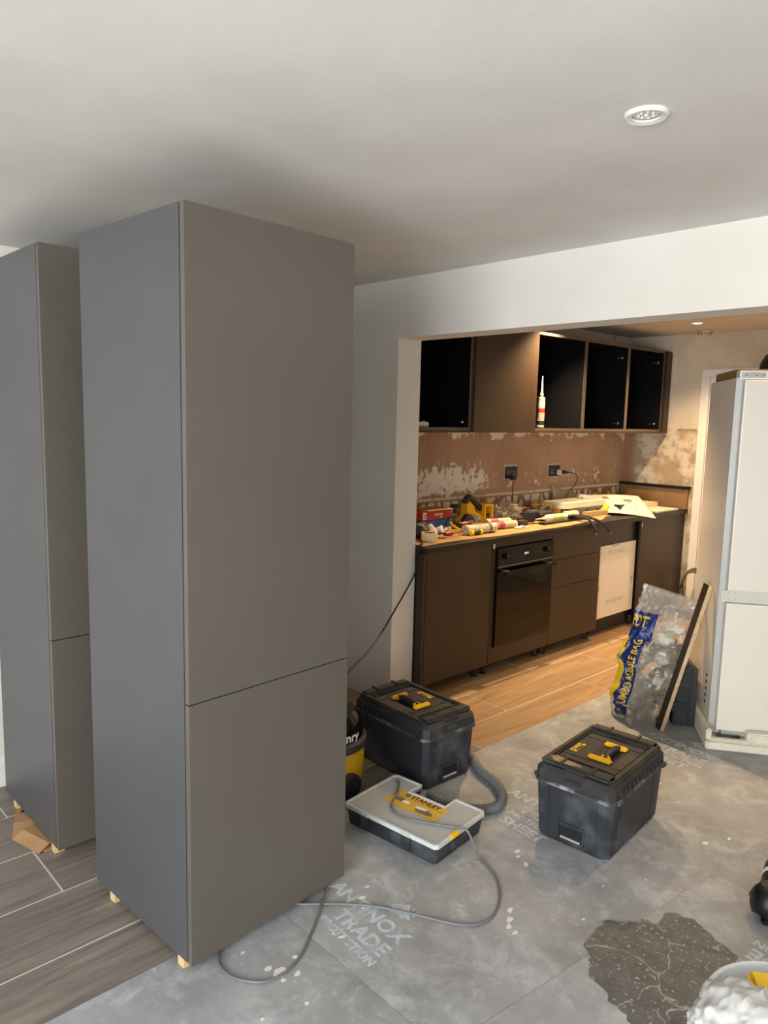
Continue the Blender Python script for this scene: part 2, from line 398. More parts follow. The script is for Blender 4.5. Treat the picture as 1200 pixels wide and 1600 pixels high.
# walls
def wbox(name, a, b, m): return struct(MB().box(a, b).build(name, m))
wbox('wall_left', (XL - .15, YB, 0), (XL, YW0, CZ + .05), M_WALL)
b = MB().box((XR, YB, 0), (XR + .15, YW0, .45)).box((XR, YB, 2.2), (XR + .15, YW0, CZ + .05)).box((XR, YB, .45), (XR + .15, -1.9, 2.2)).box((XR, .8, .45), (XR + .15, YW0, 2.2))
struct(b.build('wall_right', M_WALL))
b = MB()
for y in (-1.9, -.58, .74): b.box((XR + .05, y, .45), (XR + .1, y + .06, 2.2))
b.box((XR + .05, -1.9, .45), (XR + .1, .8, .5)).box((XR + .05, -1.9, 2.15), (XR + .1, .8, 2.2)); struct(b.build('window_assumed', M_TRIM))  # frame of the assumed window, put in for the side fill
b = MB().box((XL - .15, YW0, 0), (JX, YW1, CZ + .06)).box((JX, YW0, LZ), (OXR, YW1, CZ + .06)).box((OXR, YW0, 0), (XR + .15, YW1, CZ + .06))
struct(b.build('wall_front', M_WALL))
b = MB().box((XL - .15, YB - .12, 0), (-.7, YB, CZ + .05)).box((1.6, YB - .12, 0), (XR + .15, YB, CZ + .05)).box((-.7, YB - .12, 2.2), (1.6, YB, CZ + .05))
struct(b.build('wall_back', M_WALL))
b = MB()
for x in (-.7, .42, 1.54): b.box((x, YB - .09, 0), (x + .06, YB - .03, 2.2))
b.box((-.7, YB - .09, 2.14), (1.6, YB - .03, 2.2)).box((-.7, YB - .09, 0), (1.6, YB - .03, .03))
struct(b.build('window_1', M_TRIM))
wbox('wall_kitchen_left', (KX - .12, YW1, 0), (KX, KY, KCZ + .05), M_PLASTER)
wbox('wall_kitchen_back', (KX - .12, KY, 0), (KXR + .1, KY + .12, KCZ + .05), M_FAR)
wbox('wall_kitchen_right', (KXR, YW1, 0), (KXR + .12, KY, KCZ + .05), M_KWALL)
def sm(t): t = max(0, min(1, t)); return t * t * (3 - 2 * t)
def ceil_pt(u, v):
    x = XL - .1 + u * (XR - XL + .2); y = YB - .05 + v * (YW0 - YB + .1)
    z = CZ - .073 * sm((-x - 2.35) / .93) * sm((2.3 - y) / 1.1)
    return (x, y, z)
b = MB().grid(ceil_pt, 60, 60)
b.box((XL - .15, YB - .1, CZ + .03), (XR + .15, YW0, CZ + .08))
struct(b.build('ceiling', M_CEIL, smooth=True))
struct(MB().box((KX - .1, YW1, KCZ), (KXR + .1, KY + .1, KCZ + .08)).build('ceiling_kitchen', M_KCEIL))
# skirting, left wall: torus-like stepped profile
b = MB(); prof = [(0, 0), (.02, 0), (.02, .095), (.017, .1), (.012, .104), (.012, .116), (.008, .122), (.004, .13), (0, .13)]
b.loft([[(XL + p[0], y, p[1]) for p in prof] for y in (YB, YW0)]); struct(b.build('baseboard_left', M_TRIM))
# door casing on the kitchen back wall
b = MB()
for (x0, x1) in ((-2.735, -2.665), (-1.87, -1.80)):
    b.box((x0, KY - .022, 0), (x1, KY, 1.9745), ch=.004); b.box((x0 + (.045 if x0 < -2.5 else 0), KY - .03, 0), (x1 if x0 < -2.5 else x1 - .045, KY - .0225, 1.97), ch=.003)
b.box((-2.735, KY - .022, 1.975), (-1.80, KY, 2.04), ch=.004)
struct(b.build('trim_1', M_TRIM))
b = MB().box((-2.66, KY - .02, .005), (-1.875, KY - .002, 1.97))
for (z0, z1) in ((.2, .95), (1.1, 1.85)):
    for (x0, x1) in ((-2.55, -2.31), (-2.22, -1.98)): b.box((x0, KY - .026, z0), (x1, KY - .02, z1), ch=.003)
struct(b.build('door_1', M_TRIM))

# ---- ceiling fittings
def downlight(loc, label, lit):
    t = thing('downlight', label, 'ceiling light', loc)
    MB().lathe([(.032, -.001), (.033, -.006), (.046, -.009), (.05, -.005), (.05, 0), (.03, 0), (.028, .02), (.032, .02)], 40).build('bezel', M_TRIM, t, smooth=True)
    if lit: MB().lathe([(.0315, -.0045), (.0001, -.0045)], 24, cap=False).build('lamp', M_LAMP, t)
    else:
        MB().lathe([(.0315, -.002), (.029, .0), (.001, .001)], 24, cap=False).build('lamp', mat('lamp_glass', '6c6c6c', .15, metal=.6), t, smooth=True)
        b = MB()
        for k in range(7):
            a = k * 2 * math.pi / 7; b.ball((.017 * math.cos(a), .017 * math.sin(a), -.002), .004, n=8)
        b.ball((0, 0, -.002), .005, n=8); b.build('led', mat('led_lens', 'dad6c8', .2), t)
    return t
downlight((-.931, 1.675, CZ), 'unlit white recessed ceiling spotlight above the grey floor boards', False)
downlight((-2.504, 5.426, KCZ), 'lit warm recessed ceiling spotlight in the kitchen', True)
lamp('kitchen_spot', 'SPOT', (-2.504, 5.426, KCZ - .02), (0, 0, 0), 150, (1, .68, .36), spot_size=R(125), spot_blend=1, shadow_soft_size=.03)
for x, y, e in ((-2.86, 4.30, 280), (-1.1, 5.4, 70), (-1.1, 4.0, 95)):  # last two are added warm fill, apart from the lamp row over the units
    lamp('kitchen_spot', 'SPOT', (x, y, KCZ - .02), (0, 0, 0), e, (1, .68, .36), spot_size=R(125), spot_blend=1, shadow_soft_size=.03)
t = thing('smoke_alarm', 'round smoke alarm on the kitchen ceiling near the lit spotlight', 'smoke alarm', (-2.66, 5.90, KCZ))
MB().lathe([(.055, 0), (.055, -.012), (.05, -.016), (.048, -.03), (.034, -.042), (.015, -.047), (.001, -.048)], 32).build('body', mat('alarm_plastic', 'cbbfae', .5), t, smooth=True)
MB().lathe([(.06, 0), (.06, -.007), (.05, -.008), (.05, 0)], 32).build('base', mat('alarm_base', 'b7a995', .5), t)
b = MB()
for k in range(12): a = k * math.pi / 6; b.box((.044, -.004, -.034), (.05, .004, -.02), Matrix.Rotation(a, 4, 'Z'))
b.build('vent', M_TOOLD, t)

# ================================================================ FLOOR PROTECTION SHEETS
def sheet(label, x0, y0, x1, y1, rz, z, cut=None):
    """x,y: corners relative to own origin (x0,y0)"""
    t = thing('protection_sheet', label, 'floor sheet', (x0, y0, z), rz)
    w, d = x1 - x0, y1 - y0
    MB().box((0, 0, 0), (w, d, .002)).build('board', M_SHEET, t)
    return t
shA = sheet('long grey floor protection sheet under both black toolboxes', -2.16, 1.2875, -.62, 3.95, 0, .0004)
shB = sheet('grey floor protection sheet in the foreground, under the front edge of the nearer tall cabinet', -1.862, -1.2, -.66, 1.286, 0, .0004)
shC = sheet('grey floor protection sheet along the right edge, beneath the white bucket', -1.115, 1.25, .1, 3.68, R(-6), .0026)
shD = sheet('grey floor protection sheet at the bottom right, nearest the camera', -.655, -1.2, .55, 1.24, 0, .0008)
def print_block(parent, M, sheet_word=True):
    z = M @ Matrix.Translation((0, 0, .0021)); T = Matrix.Translation
    text('printed_text', 'ANTINOX', .078, M_PRINT, parent, z, .0022, spacing=1.0, ext=.0002)
    text('printed_text', 'TRADE', .076, M_PRINT, parent, z @ T((.125, -.078, 0)), .0022, ext=.0002)
    text('printed_text', 'PROTECTION', .043, M_PRINT, parent, z @ T((.11, -.125, 0)), .0014, ext=.0002)
    if sheet_word: text('printed_text', 'SHEET', .074, M_PRINT, parent, z @ T((.125, -.196, 0)), .0022, ext=.0002)
    b = MB(); Q = z @ T((.19, .10, 0))
    b.prism([(0, 0), (.055, .055), (.11, 0), (.088, 0), (.088, -.018), (.062, -.004), (.036, -.02), (.03, 0)], 0, .0003, Q); b.build('printed_logo', M_PRINT, parent)
    for P in ([(.07, .052), (.085, .052), (.085, .036), (.07, .05)], [(.092, .055), (.107, .055), (.107, .014), (.092, .03)]): MB().prism(P, 0, .0003, Q).build('printed_logo', M_PRINT, parent)
Ainv = Matrix.Translation((2.16, -1.288, 0))
for (x, y, a, w) in ((-1.82, 1.485, -3, False), (-1.82, 2.465, -3, True), (-1.73, 3.50, -6, True)): print_block(shA, Ainv @ Matrix.Translation((x, y, 0)) @ Matrix.Rotation(R(a), 4, 'Z'), w)
Cinv = Matrix.Rotation(R(6), 4, 'Z') @ Matrix.Translation((1.115, -1.25, 0))
print_block(shC, Cinv @ Matrix.Translation((-.375, 2.16, 0)) @ Matrix.Rotation(R(174), 4, 'Z'))
# stained patch of the boards, near the white bucket
def blotch(name, pts, m, parent, inv, z0, h, jag=.012, seed=0, n=10):
    P = []
    for i in range(len(pts)):
        a = Vector(pts[i] + (0,)); c = Vector(pts[(i + 1) % len(pts)] + (0,))
        for k in range(n):
            p = a.lerp(c, k / n); d = noise.noise_vector(p * 22 + Vector((seed, 0, 0))) * jag + noise.noise_vector(p * 60) * jag * .5
            P.append((p.x + d.x, p.y + d.y))
    b = MB(); b.prism(P, z0, z0 + h, inv); return b.build(name, m, parent)
blotch('stain', [(-1.085, 1.90), (-1.092, 2.04), (-1.05, 2.08), (-1.02, 2.14), (-.985, 2.16), (-.976, 2.24), (-.93, 2.27), (-.86, 2.25), (-.74, 2.20), (-.70, 2.10), (-.66, 1.82), (-.70, 1.70), (-.84, 1.73), (-.998, 1.79)], M_STAIN, shC, Cinv, .0021, .0003, .02)
def splat(x, y, r, sd, parent, inv):
    rr = [r * (.55 + .9 * abs(noise.noise(Vector((sd * 3.1, k * 1.7, 0))))) for k in range(8)]
    blotch('filler_splat', [(x + rr[k] * math.cos(k * .785), y + rr[k] * 1.5 * math.sin(k * .785)) for k in range(8)], M_SPLAT, parent, inv, .0021, .0006, r * .8, sd, 5)
Binv = Matrix.Translation((1.862, 1.2, 0))
for q in ((-1.60, 1.125, .024, 1), (-1.635, 1.112, .013, 2), (-1.565, 1.165, .012, 3), (-1.575, 1.12, .008, 31), (-1.74, 1.09, .006, 4), (-1.46, 1.12, .007, 5), (-1.62, 1.20, .008, 32), (-1.5, 1.0, .006, 33)): splat(*q, shB, Binv)
for q in ((-1.45, 2.10, .010, 6), (-1.335, 1.86, .012, 7), (-1.31, 1.82, .014, 8), (-1.285, 1.79, .012, 34), (-1.26, 1.78, .008, 35), (-1.08, 2.74, .013, 9), (-1.03, 2.84, .011, 10), (-1.52, 2.14, .012, 11), (-1.50, 2.12, .007, 36), (-1.2, 2.2, .004, 13), (-1.70, 1.53, .010, 14), (-1.66, 1.50, .006, 37), (-1.9, 3.3, .008, 15), (-1.42, 3.05, .007, 38), (-1.73, 1.58, .007, 39), (-1.6, 1.36, .009, 40), (-1.63, 1.35, .006, 41), (-1.12, 2.35, .005, 42), (-1.15, 2.0, .005, 43), (-1.8, 3.2, .006, 44)): splat(*q, shA, Ainv)
# ================================================================ TALL GREY CABINETS
def tall_cabinet(label, loc, rz, ztop, zgap, first):
    t = thing('tall_cabinet', label, 'cabinet', loc, rz)
    D, Wd, zb = .575, .60, .03
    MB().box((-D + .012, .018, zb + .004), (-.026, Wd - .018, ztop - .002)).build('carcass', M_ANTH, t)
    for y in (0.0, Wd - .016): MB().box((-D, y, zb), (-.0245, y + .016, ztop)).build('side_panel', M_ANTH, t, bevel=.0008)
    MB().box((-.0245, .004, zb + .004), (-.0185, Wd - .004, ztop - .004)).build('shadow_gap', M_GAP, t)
    MB().box((-.0185, 0, zgap + .0015), (0, Wd, ztop)).build('door', M_ANTH_LIT, t, bevel=.001)
    MB().box((-.0185, 0, zb), (0, Wd, zgap - .0015)).build('door', M_ANTH_LIT, t, bevel=.001)
    for x in (-D + .09, -.075):
        for y in (.0012, Wd - .04): MB().box((x, y, 0), (x + .032, y + .035, zb + .003)).build('foot', M_PINE, t)
    return t
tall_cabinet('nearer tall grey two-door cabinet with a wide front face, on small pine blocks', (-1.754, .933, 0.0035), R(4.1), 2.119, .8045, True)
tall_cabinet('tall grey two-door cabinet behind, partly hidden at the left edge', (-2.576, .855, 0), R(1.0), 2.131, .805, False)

def card(label, loc, rz, w, d, txt=None):
    t = thing('cardboard_scrap', label, 'cardboard', loc, rz)
    b = MB()
    b.loft([[(-w / 2, y, z), (w / 2, y, z), (w / 2, y, z + .004), (-w / 2, y, z + .004)] for y, z in ((-d / 2, .0), (-d * .1, .018), (d / 2, .012))]); b.build('flap', M_CARD, t)
    MB().loft([[(-w / 2 + .01, y, z), (w / 2 + .015, y, z), (w / 2 + .015, y, z + .004), (-w / 2 + .01, y, z + .004)] for y, z in ((-d / 2 + .02, .001), (d / 2 - .02, .002))]).build('lower_flap', M_CARD, t)
    if txt: text('printed_text', txt, .06, M_TOOLD, t, frame((-.03, d / 2 - .06, .0175), (1, -.3, 0), (.3, 1, 0)), .002)
    return t
card('flat brown cardboard scrap with black lettering under the left cabinet', (-2.893, .838, .001), R(69), .075, .20, 'Mar')
card('folded brown cardboard scrap without lettering beside the left cabinet foot', (-2.742, .838, .001), R(15), .16, .10)

# ================================================================ KITCHEN RUN
XF = -2.795; ZB, ZT = .08, .845
def leg(parent, x, y):
    MB().lathe([(.022, 0), (.022, .006), (.014, .01), (.014, .06), (.024, .064), (.024, .082)], 16, Matrix.Translation((x, y, 0))).build('leg', M_BLACKP, parent, smooth=True)
def base_unit(name, label, cat, y0, y1):
    t = thing(name, label, cat, (KX + .003, y0, 0)); w = y1 - y0; D = XF - KX - .022
    b = MB().box((0, 0, ZB), (D, .018, ZT)).box((0, w - .018, ZB), (D, w, ZT)).box((0, .018, ZB), (D, w - .018, ZB + .018)).box((0, .018, ZT - .018), (D, w - .018, ZT)).box((0, .018, ZB), (.01, w - .018, ZT))
    b.build('carcass', M_INSIDE, t)
    for x in (.06, D - .05):
        for y in (.04, w - .04): leg(t, x, y)
    return t, D, w
t, D, w = base_unit('base_cabinet', 'dark oak base cabinet with one plain door at the left end of the worktop', 'cabinet', 2.942, 3.518)
MB().box((D + .003, .002, ZB), (D + .021, w - .002, ZT)).build('door', M_DARKOAK, t, bevel=.001)
MB().box((0, -.018, ZB - .002), (D + .019, -.001, ZT)).build('side_panel', M_DARKOAK, t)
t, D, w = base_unit('oven_cabinet', 'dark oak housing cabinet around the black built-in oven', 'cabinet', 3.520, 4.155)
MB().box((D + .003, .002, ZB), (D + .021, w - .002, .182)).build('filler_panel', M_DARKOAK, t, bevel=.001)
MB().box((D + .003, .002, .815), (D + .021, w - .002, ZT)).build('top_rail', M_DARKOAK, t, bevel=.001)
MB().box((D + .003, .002, .185), (D + .019, .040, .813)).build('side_strip', M_DARKOAK, t)
MB().box((D + .0215, .012, .812), (D + .0225, .026, .84)).build('sticker', M_WHITEP, t)
# oven
t = thing('oven', 'black glass built-in oven with bar handle and lit clock', 'oven', (KX + .02, 3.562, .187))
D = XF - KX - .02 ; w = .585
MB().box((.05, 0, 0), (D - .002, w, .624)).build('body', M_BLACKM, t)
MB().box((D, 0, 0), (D + .018, w, .505)).build('door', M_BLACKG, t, bevel=.0015)
MB().box((D, 0, .512), (D + .018, w, .624)).build('control_panel', M_BLACKG, t, bevel=.0015)
MB().box((D + .016, 0, .5055), (D + .019, w, .5095)).build('metal_strip', M_CHROME, t)
b = MB().box((D + .05, .02, .462), (D + .066, w - .02, .482), ch=.003); h = b.build('handle', M_BLACKM, t)
for y in (.055, w - .075): MB().box((D + .018, y, .466), (D + .052, y + .03, .484), ch=.003).build('handle_mount', M_CHROME, h)
for y in (.075, w - .075):
    k = MB().lat((D + .018, y, .568), (D + .04, y, .568), [(.02, 0), (.02, .3), (.0165, .35), (.0155, 1)], 24).build('knob', M_BLACKM, t, smooth=True)
    MB().box((D + .04, y - .0015, .57), (D + .0408, y + .0015, .583)).build('pointer', M_CHROME, k)
dsp = MB().box((D + .018, .21, .55), (D + .0184, .39, .59)).build('display', M_BLACKG, t)
text('clock_digits', '10:14', .02, mat('clock_glow', 'dfe8ea', .5, emit=.9), dsp, frame((D + .0187, .265, .562), (0, 1, 0), (0, 0, 1)), .0004, ext=.0002)
# drawers
t, D, w = base_unit('drawer_cabinet', 'dark oak drawer cabinet with three handleless fronts right of the oven', 'cabinet', 4.157, 4.775)
for z0, z1 in ((ZB, .468), (.472, .660), (.664, ZT)): MB().box((D + .003, .002, z0), (D + .021, w - .002, z1)).build('drawer', M_DARKOAK, t, bevel=.001)
# dishwasher
t = thing('dishwasher', 'white integrated dishwasher without its front, black control strip above', 'dishwasher', (KX + .03, 4.790, .0))
D = XF - KX - .06; w = .556
MB().box((0, 0, .09), (D - .04, w, .83)).build('body', mat('dishwasher_side', '2a2623', .5), t)
dr = MB().box((D - .04, 0, .135), (D, w, .685)).build('door', M_WHITEAPP, t, bevel=.002)
MB().box((D - .04, 0, .689), (D - .005, w, .835)).build('control_strip', mat('black_control', '1a1714', .35, col2='26221d', nscale=40), t, bevel=.002)
MB().box((D, .20, .67), (D + .006, .30, .69), ch=.003).build('latch_grip', M_CHROME, dr)
b = MB()
for z in (.635, .618): b.box((D - .001, .16, z), (D + .0025, .40, z + .004))
for z in (.262, .245): b.box((D - .001, .16, z), (D + .0025, .40, z + .004))
b.build('pressed_line', M_GREYM, dr)
for (y, z) in ((.02, .33), (w - .055, .35)):
    s = MB().box((D, y, z), (D + .0006, y + .04, z + .075)).build('guide_sticker', M_WHITEP, dr)
    b = MB()
    for (dy, dz) in ((.02, .037), (.01, .05), (.03, .05), (.01, .024), (.03, .024)): b.box((D + .0006, y + dy - .004, z + dz - .004), (D + .0009, y + dy + .004, z + dz + .004))
    b.build('guide_mark', M_BLACKP, s)
MB().box((D, w - .055, .245), (D + .0006, w - .02, .30)).build('guide_sticker', M_WHITEP, dr)
MB().box((D - .12, .01, .015), (D - .05, w - .01, .125)).build('kick_plate', M_BLACKP, t)
MB().lat((D - .05, .06, .06), (D - .046, .06, .06), [(.004, 0), (.004, 1)], 8).build('screw', M_CHROME, t)
for y in (.04, w - .04): leg(t, .05, y)
t, D, w = base_unit('base_cabinet', 'dark oak base cabinet with a plain door right of the dishwasher, in the corner', 'cabinet', 5.350, 5.995)
MB().box((D + .003, .004, ZB), (D + .021, w + .06, ZT + .004)).build('door', M_DARKOAK, t, bevel=.001)
MB().box((D + .0, w + .065, ZB), (D + .021, w + .095, ZT + .004)).build('side_panel', M_DARKOAK, t)
MB().box((D + .021, .012, .79), (D + .022, .022, .825)).build('sticker', M_WHITEP, t)
# worktop
WT = .882
o = MB().box((KX + .002, 2.925, .848), (XF + .022, 6.095, WT)).build('worktop', M_WORKTOP, None, bevel=.002); tag(o, 'long black laminate worktop along the kitchen wall', 'worktop')
b = MB()
def cards(u, v):
    y = 2.945 + u * 2.16; x0 = KX + .12; x1 = XF - .005 - .035 * max(0, math.sin(u * 9.0 + .4)) - .12 * sm((u - .86) / .14)
    return (x0 + (x1 - x0) * v, y, WT + .0012 + .003 * max(0, noise.noise(Vector((u * 9, v * 3, 0)))))
b.grid(cards, 50, 8); o = b.build('cardboard_sheet', M_CARDP, None); so = o.modifiers.new('s', 'SOLIDIFY'); so.thickness = .0025; so.offset = 1
tag(o, 'flat tan cardboard sheet covering the worktop under the tools', 'cardboard')
WZ = WT + .005
t = thing('worktop_offcut', 'brown backed worktop strip with black top edge stood against the back wall', 'worktop offcut', (KX + .01, KY - .006, WT + .001))
MB().box((0, -.032, 0), (.615, -.004, .165)).build('brown_face', M_BRN, t)
MB().prism([(0, -.05), (.60, -.05), (.63, -.02), (.63, 0), (0, 0)], .166, .19).build('black_edge', M_WORKTOP, t)
# pile of loose papers in the corner
o = MB().box((-3.02, 5.62, WT + .001), (-2.80, 5.98, WT + .012), Matrix.Translation((0, 0, 0))).build('paper_stack', M_PAPER); tag(o, 'low stack of papers on the far corner of the worktop', 'papers')
o = MB().box((-3.20, 5.78, WT + .001), (-2.98, 5.97, WT + .05)).build('white_carton', M_CREAM, bevel=.002); tag(o, 'small cream carton behind the large plan, by the worktop strip', 'box')

# wall units
XU = -3.0; UB, UT = 1.525, 2.185
def wall_unit(label, y0, y1, door=False, hinges=(), rails=True):
    t = thing('wall_cabinet', label, 'wall cabinet', (KX + .003, y0, UB)); D = XU - KX - .003; w = y1 - y0; H = UT - UB; k = .018
    b = MB().box((.0, 0, 0), (D - .002, k, H)).box((0, w - k, 0), (D - .002, w, H)).box((0, k, 0), (D - .002, w - k, k)).box((0, k, H - k), (D - .002, w - k, H)).box((0, k, k), (.008, w - k, H - k))
    b.build('carcass', M_INSIDE, t)
    b = MB().box((D - .002, 0, 0), (D, k, H)).box((D - .002, w - k, 0), (D, w, H)).box((D - .002, k, 0), (D, w - k, k)).box((D - .002, k, H - k), (D, w - k, H))
    b.build('front_edging', M_CARC, t)
    MB().box((0, 0, -.012), (D - .003, w, -.0005)).build('underside', M_DARKOAK, t)
    if door: MB().box((D + .002, .002, -.012), (D + .02, w - .002, H)).build('door', M_DARKOAK, t, bevel=.001)
    else:
        MB().box((D - .004, .002, -.013), (D + .001, w - .002, -.0008)).build('pelmet', M_DARKOAK, t)
        for y in (w * .33, w * .72): MB().box((.008, y, .03), (.0095, y + .006, H - .05)).build('back_groove', mat('groove', '1d2126', .4), t)
    for z in hinges:
        h = MB().lat((D - .05, w - k - .0, z), (D - .05, w - k - .012, z), [(.012, 0), (.012, .6), (.007, 1)], 12).build('hinge_plate', M_CHROME, t, smooth=True)
        MB().box((D - .09, w - k - .004, z - .006), (D - .07, w - k, z + .006)).build('hinge_screw', M_CHROME, h)
    return t
wall_unit('open black-lined wall cabinet next to the opening, no door fitted', 2.93, 3.515, hinges=(.05,))
wall_unit('wall cabinet with its dark oak door fitted', 3.52, 4.165, door=True)
wall_unit('doorless black-lined wall cabinet holding an upright sealant tube', 4.168, 4.768)
wall_unit('doorless empty wall cabinet in the middle of the three right-hand ones', 4.770, 5.375, hinges=(.06, .57))
t = wall_unit('doorless empty wall cabinet at the far end by the back wall', 5.377, 5.955, hinges=(.06, .57))
MB().box((0, .58, -.012), (.42, .598, .66)).build('end_panel', M_DARKOAK, t)
MB().box((.36, .60, -.012), (.40, .70, .66)).build('filler_panel', M_DARKOAK, t)
MB().box((0, .598, -.012), (.36, .70, -.002)).build('filler_underside', M_DARKOAK, t)

# ---- cartridge builder
def cartridge(name, label, loc, M_rot, body, L=.215, r=.0245, nozzle=True, cap=None, stripe=None, group=None, nlen=.10, txt=None, cat='sealant tube'):
    t = thing(name, label, cat, loc); t.rotation_euler = M_rot
    MB().lathe([(r, 0), (r * 1.04, .002), (r * 1.04, .01), (r, .012), (r, L - .012), (r * .98, L - .004), (r * .5, L), (.008, L + .004), (.008, L + .016)], 24).build('tube', body, t, smooth=True)
    if nozzle: MB().lathe([(.0115, L + .01), (.0115, L + .022), (.008, L + .026), (.0028, L + .026 + nlen), (.0015, L + .027 + nlen)], 16).build('nozzle', cap or M_WHITEP, t, smooth=True)
    if stripe:
        for z0, z1, m in stripe: MB().lathe([(r + .0004, z0), (r + .0004, z1)], 24, cap=False).build('label_band', m, t, smooth=True)
    if txt:
        for (s, z, sz, m, ang) in txt:
            def wrap(v, z=z, ang=ang): a = ang + v.y / r; rr = r + .0008 + v.z; return Vector((rr * math.cos(a), rr * math.sin(a), z + v.x))
            text('label_text', s, sz, m, t, Matrix.Identity(4), .0003, ext=.0002, warp=wrap)
    return t
cartridge('sealant_tube', 'sealant tube with long white nozzle standing upright in the open wall cabinet', (-3.08, 4.36, UB + .019), (0, 0, 0), mat('tube_silver', '8f8a82', .35),
          stripe=[(.02, .05, M_BLACKP), (.06, .105, mat('pink_band', 'c99088', .5)), (.107, .135, M_RED), (.15, .185, M_WHITEP)], nlen=.115)
# router-like white box in the first wall unit
t = thing('router', 'small white box with aerial and thin wire in the leftmost wall cabinet', 'router', (-3.09, 3.08, UB + .019), R(5))
MB().box((-.05, -.06, 0), (.05, .12, .028), ch=.006).build('case', M_WHITEP, t)
MB().box((-.045, -.062, .028), (-.02, .03, .06), ch=.005).build('top_part', M_WHITEP, t)
MB().tube([(-.0, .0, .03), (.0, .01, .1), (.0, -.01, .2)], .007).build('aerial', M_CREAM, t)
MB().tube(smooth_path([(.03, -.02, .028), (.03, -.01, .06), (.03, .03, .02), (.03, .09, .034), (.03, .12, .012)]), .002, 6).build('wire', M_CREAM, t)

# ---- sockets and leads
def socket(label, y, z, w):
    t = thing('wall_socket', label, 'socket', (KX + .001, y, z))
    MB().box((0, -w / 2 - .01, -.052), (.004, w / 2 + .008, .056)).build('backing_box', M_GREYM, t)
    MB().box((.004, -w / 2, -.045), (.014, w / 2, .045), ch=.002).build('face_plate', M_BLACKP, t)
    for dy in (-w / 4, w / 4):
        MB().box((.014, dy - .006, .018), (.017, dy + .006, .034)).build('switch', M_TOOLD, t)
        b = MB().box((.014, dy - .003, .0), (.0143, dy + .003, .01)).box((.014, dy - .014, -.018), (.0143, dy - .007, -.013)).box((.014, dy + .007, -.018), (.0143, dy + .014, -.013)); b.build('pin_slot', M_GREYM, t)
    return t
socket('black wall socket on the left, a plugged lead dropping straight below', 4.46, 1.205, .14)
socket('black wall socket on the right, white plug in it', 5.02, 1.20, .14)
t = thing('power_lead', 'thin black lead dropping from the left wall socket to the tools', 'power lead', (KX, 4.46, 1.2))
MB().box((.0165, -.025, -.05), (.05, .02, -.01), ch=.005).build('plug', M_BLACKP, t)
MB().tube(smooth_path([(.035, -.005, -.05), (.04, -.01, -.14), (.06, -.02, -.24), (.10, .04, -.265), (.14, .17, -.20), (.20, .3, -.27)]), .003, 6).build('cord', M_CABLEB, t, smooth=True)
t = thing('power_lead', 'black lead hanging from the white plug in the right wall socket', 'power lead', (KX, 5.05, 1.2))
MB().box((.0165, -.01, -.035), (.05, .05, .01), ch=.006).build('plug', M_WHITEP, t)
MB().lat((.05, .02, -.01), (.09, .05, -.01), [(.017, 0), (.012, .5), (.006, 1)], 12).build('plug_tail', M_BLACKP, t, smooth=True)
MB().tube(smooth_path([(.085, .05, -.01), (.12, .12, -.03), (.11, .13, -.1), (.08, .05, -.2), (.07, .04, -.30)]), .003, 6).build('cord', M_CABLEB, t, smooth=True)
# lead hanging from worktop end to behind the tall cabinet
o = MB().tube(smooth_path([(-2.92, 3.03, WZ + .008), (-2.85, 2.965, WZ + .006), (-2.835, 2.915, WZ - .005), (-2.835, 2.905, .80), (-2.832, 2.89, .73), (-2.815, 2.80, .64), (-2.79, 2.70, .56), (-2.755, 2.58, .475), (-2.66, 2.40, .433), (-2.55, 2.20, .42), (-2.50, 2.08, .38)]), .0045, 8).build('extension_lead', M_CABLEB, None, smooth=True)
tag(o, 'black lead hanging off the worktop end down towards the yellow vacuum', 'power lead')

# ---- worktop clutter (x, y on the worktop; Y grows away from the opening)
def carton(name, label, c, size, rz, m, text_=None, z=None, sub=None, group=None):
    t = thing(name, label, 'box', (c[0], c[1], z if z is not None else WZ), rz, group)
    w, d, h = size
    MB().box((-w / 2, -d / 2, 0), (w / 2, d / 2, h), ch=.0015).build('carton', m, t)
    if sub: sub(t, w, d, h)
    return t
def lab_red(t, w, d, h):
    text('printed_text', 'RESISTANT', .016, M_WHITEPRINT, t, frame((w / 2 + .0002, -.02, h * .45), (0, 1, 0), (0, 0, 1)), .0004)
    text('printed_text', 'FIRE', .014, M_WHITEPRINT, t, frame((w / 2 + .0002, .03, h * .15), (0, 1, 0), (0, 0, 1)), .0004)
    s = MB().box((w / 2, -d / 2 + .008, .008), (w / 2 + .0006, -d / 2 + .04, h - .008)).build('barcode_label', M_WHITEP, t)
    b = MB()
    for k in range(6): b.box((w / 2 + .0006, -d / 2 + .012 + k * .0045, .014), (w / 2 + .0009, -d / 2 + .0138 + k * .0045, h - .014))
    b.build('barcode', M_TOOLD, s)
def lab_blue(t, w, d, h):
    s = MB().box((w / 2, d / 2 - .07, .004), (w / 2 + .0006, d / 2 - .015, h - .006)).build('barcode_label', M_WHITEP, t)
    b = MB()
    for k in range(8): b.box((w / 2 + .0006, d / 2 - .062 + k * .005, .012), (w / 2 + .0009, d / 2 - .0598 + k * .005, h - .014))
    b.build('barcode', M_TOOLD, s)
carton('blue_carton', 'blue carton with barcode label, lowest of the stack by the opening', (-3.10, 3.30, 0), (.12, .27, .048), R(3), M_BLUE, sub=lab_blue)
carton('blue_carton', 'plain blue carton between the red carton and the barcoded blue one', (-3.105, 3.295, 0), (.12, .27, .045), R(2), M_BLUE, z=WZ + .049)
carton('red_carton', 'red carton with white lettering on top of the blue ones', (-3.11, 3.29, 0), (.12, .28, .056), R(4), M_RED, z=WZ + .095, sub=lab_red)
o = MB().box((-3.17, 3.20, WZ + .1525), (-3.03, 3.42, WZ + .157), None).build('cardboard_scrap', M_CARDP); tag(o, 'thin tan cardboard piece on top of the red carton', 'cardboard')
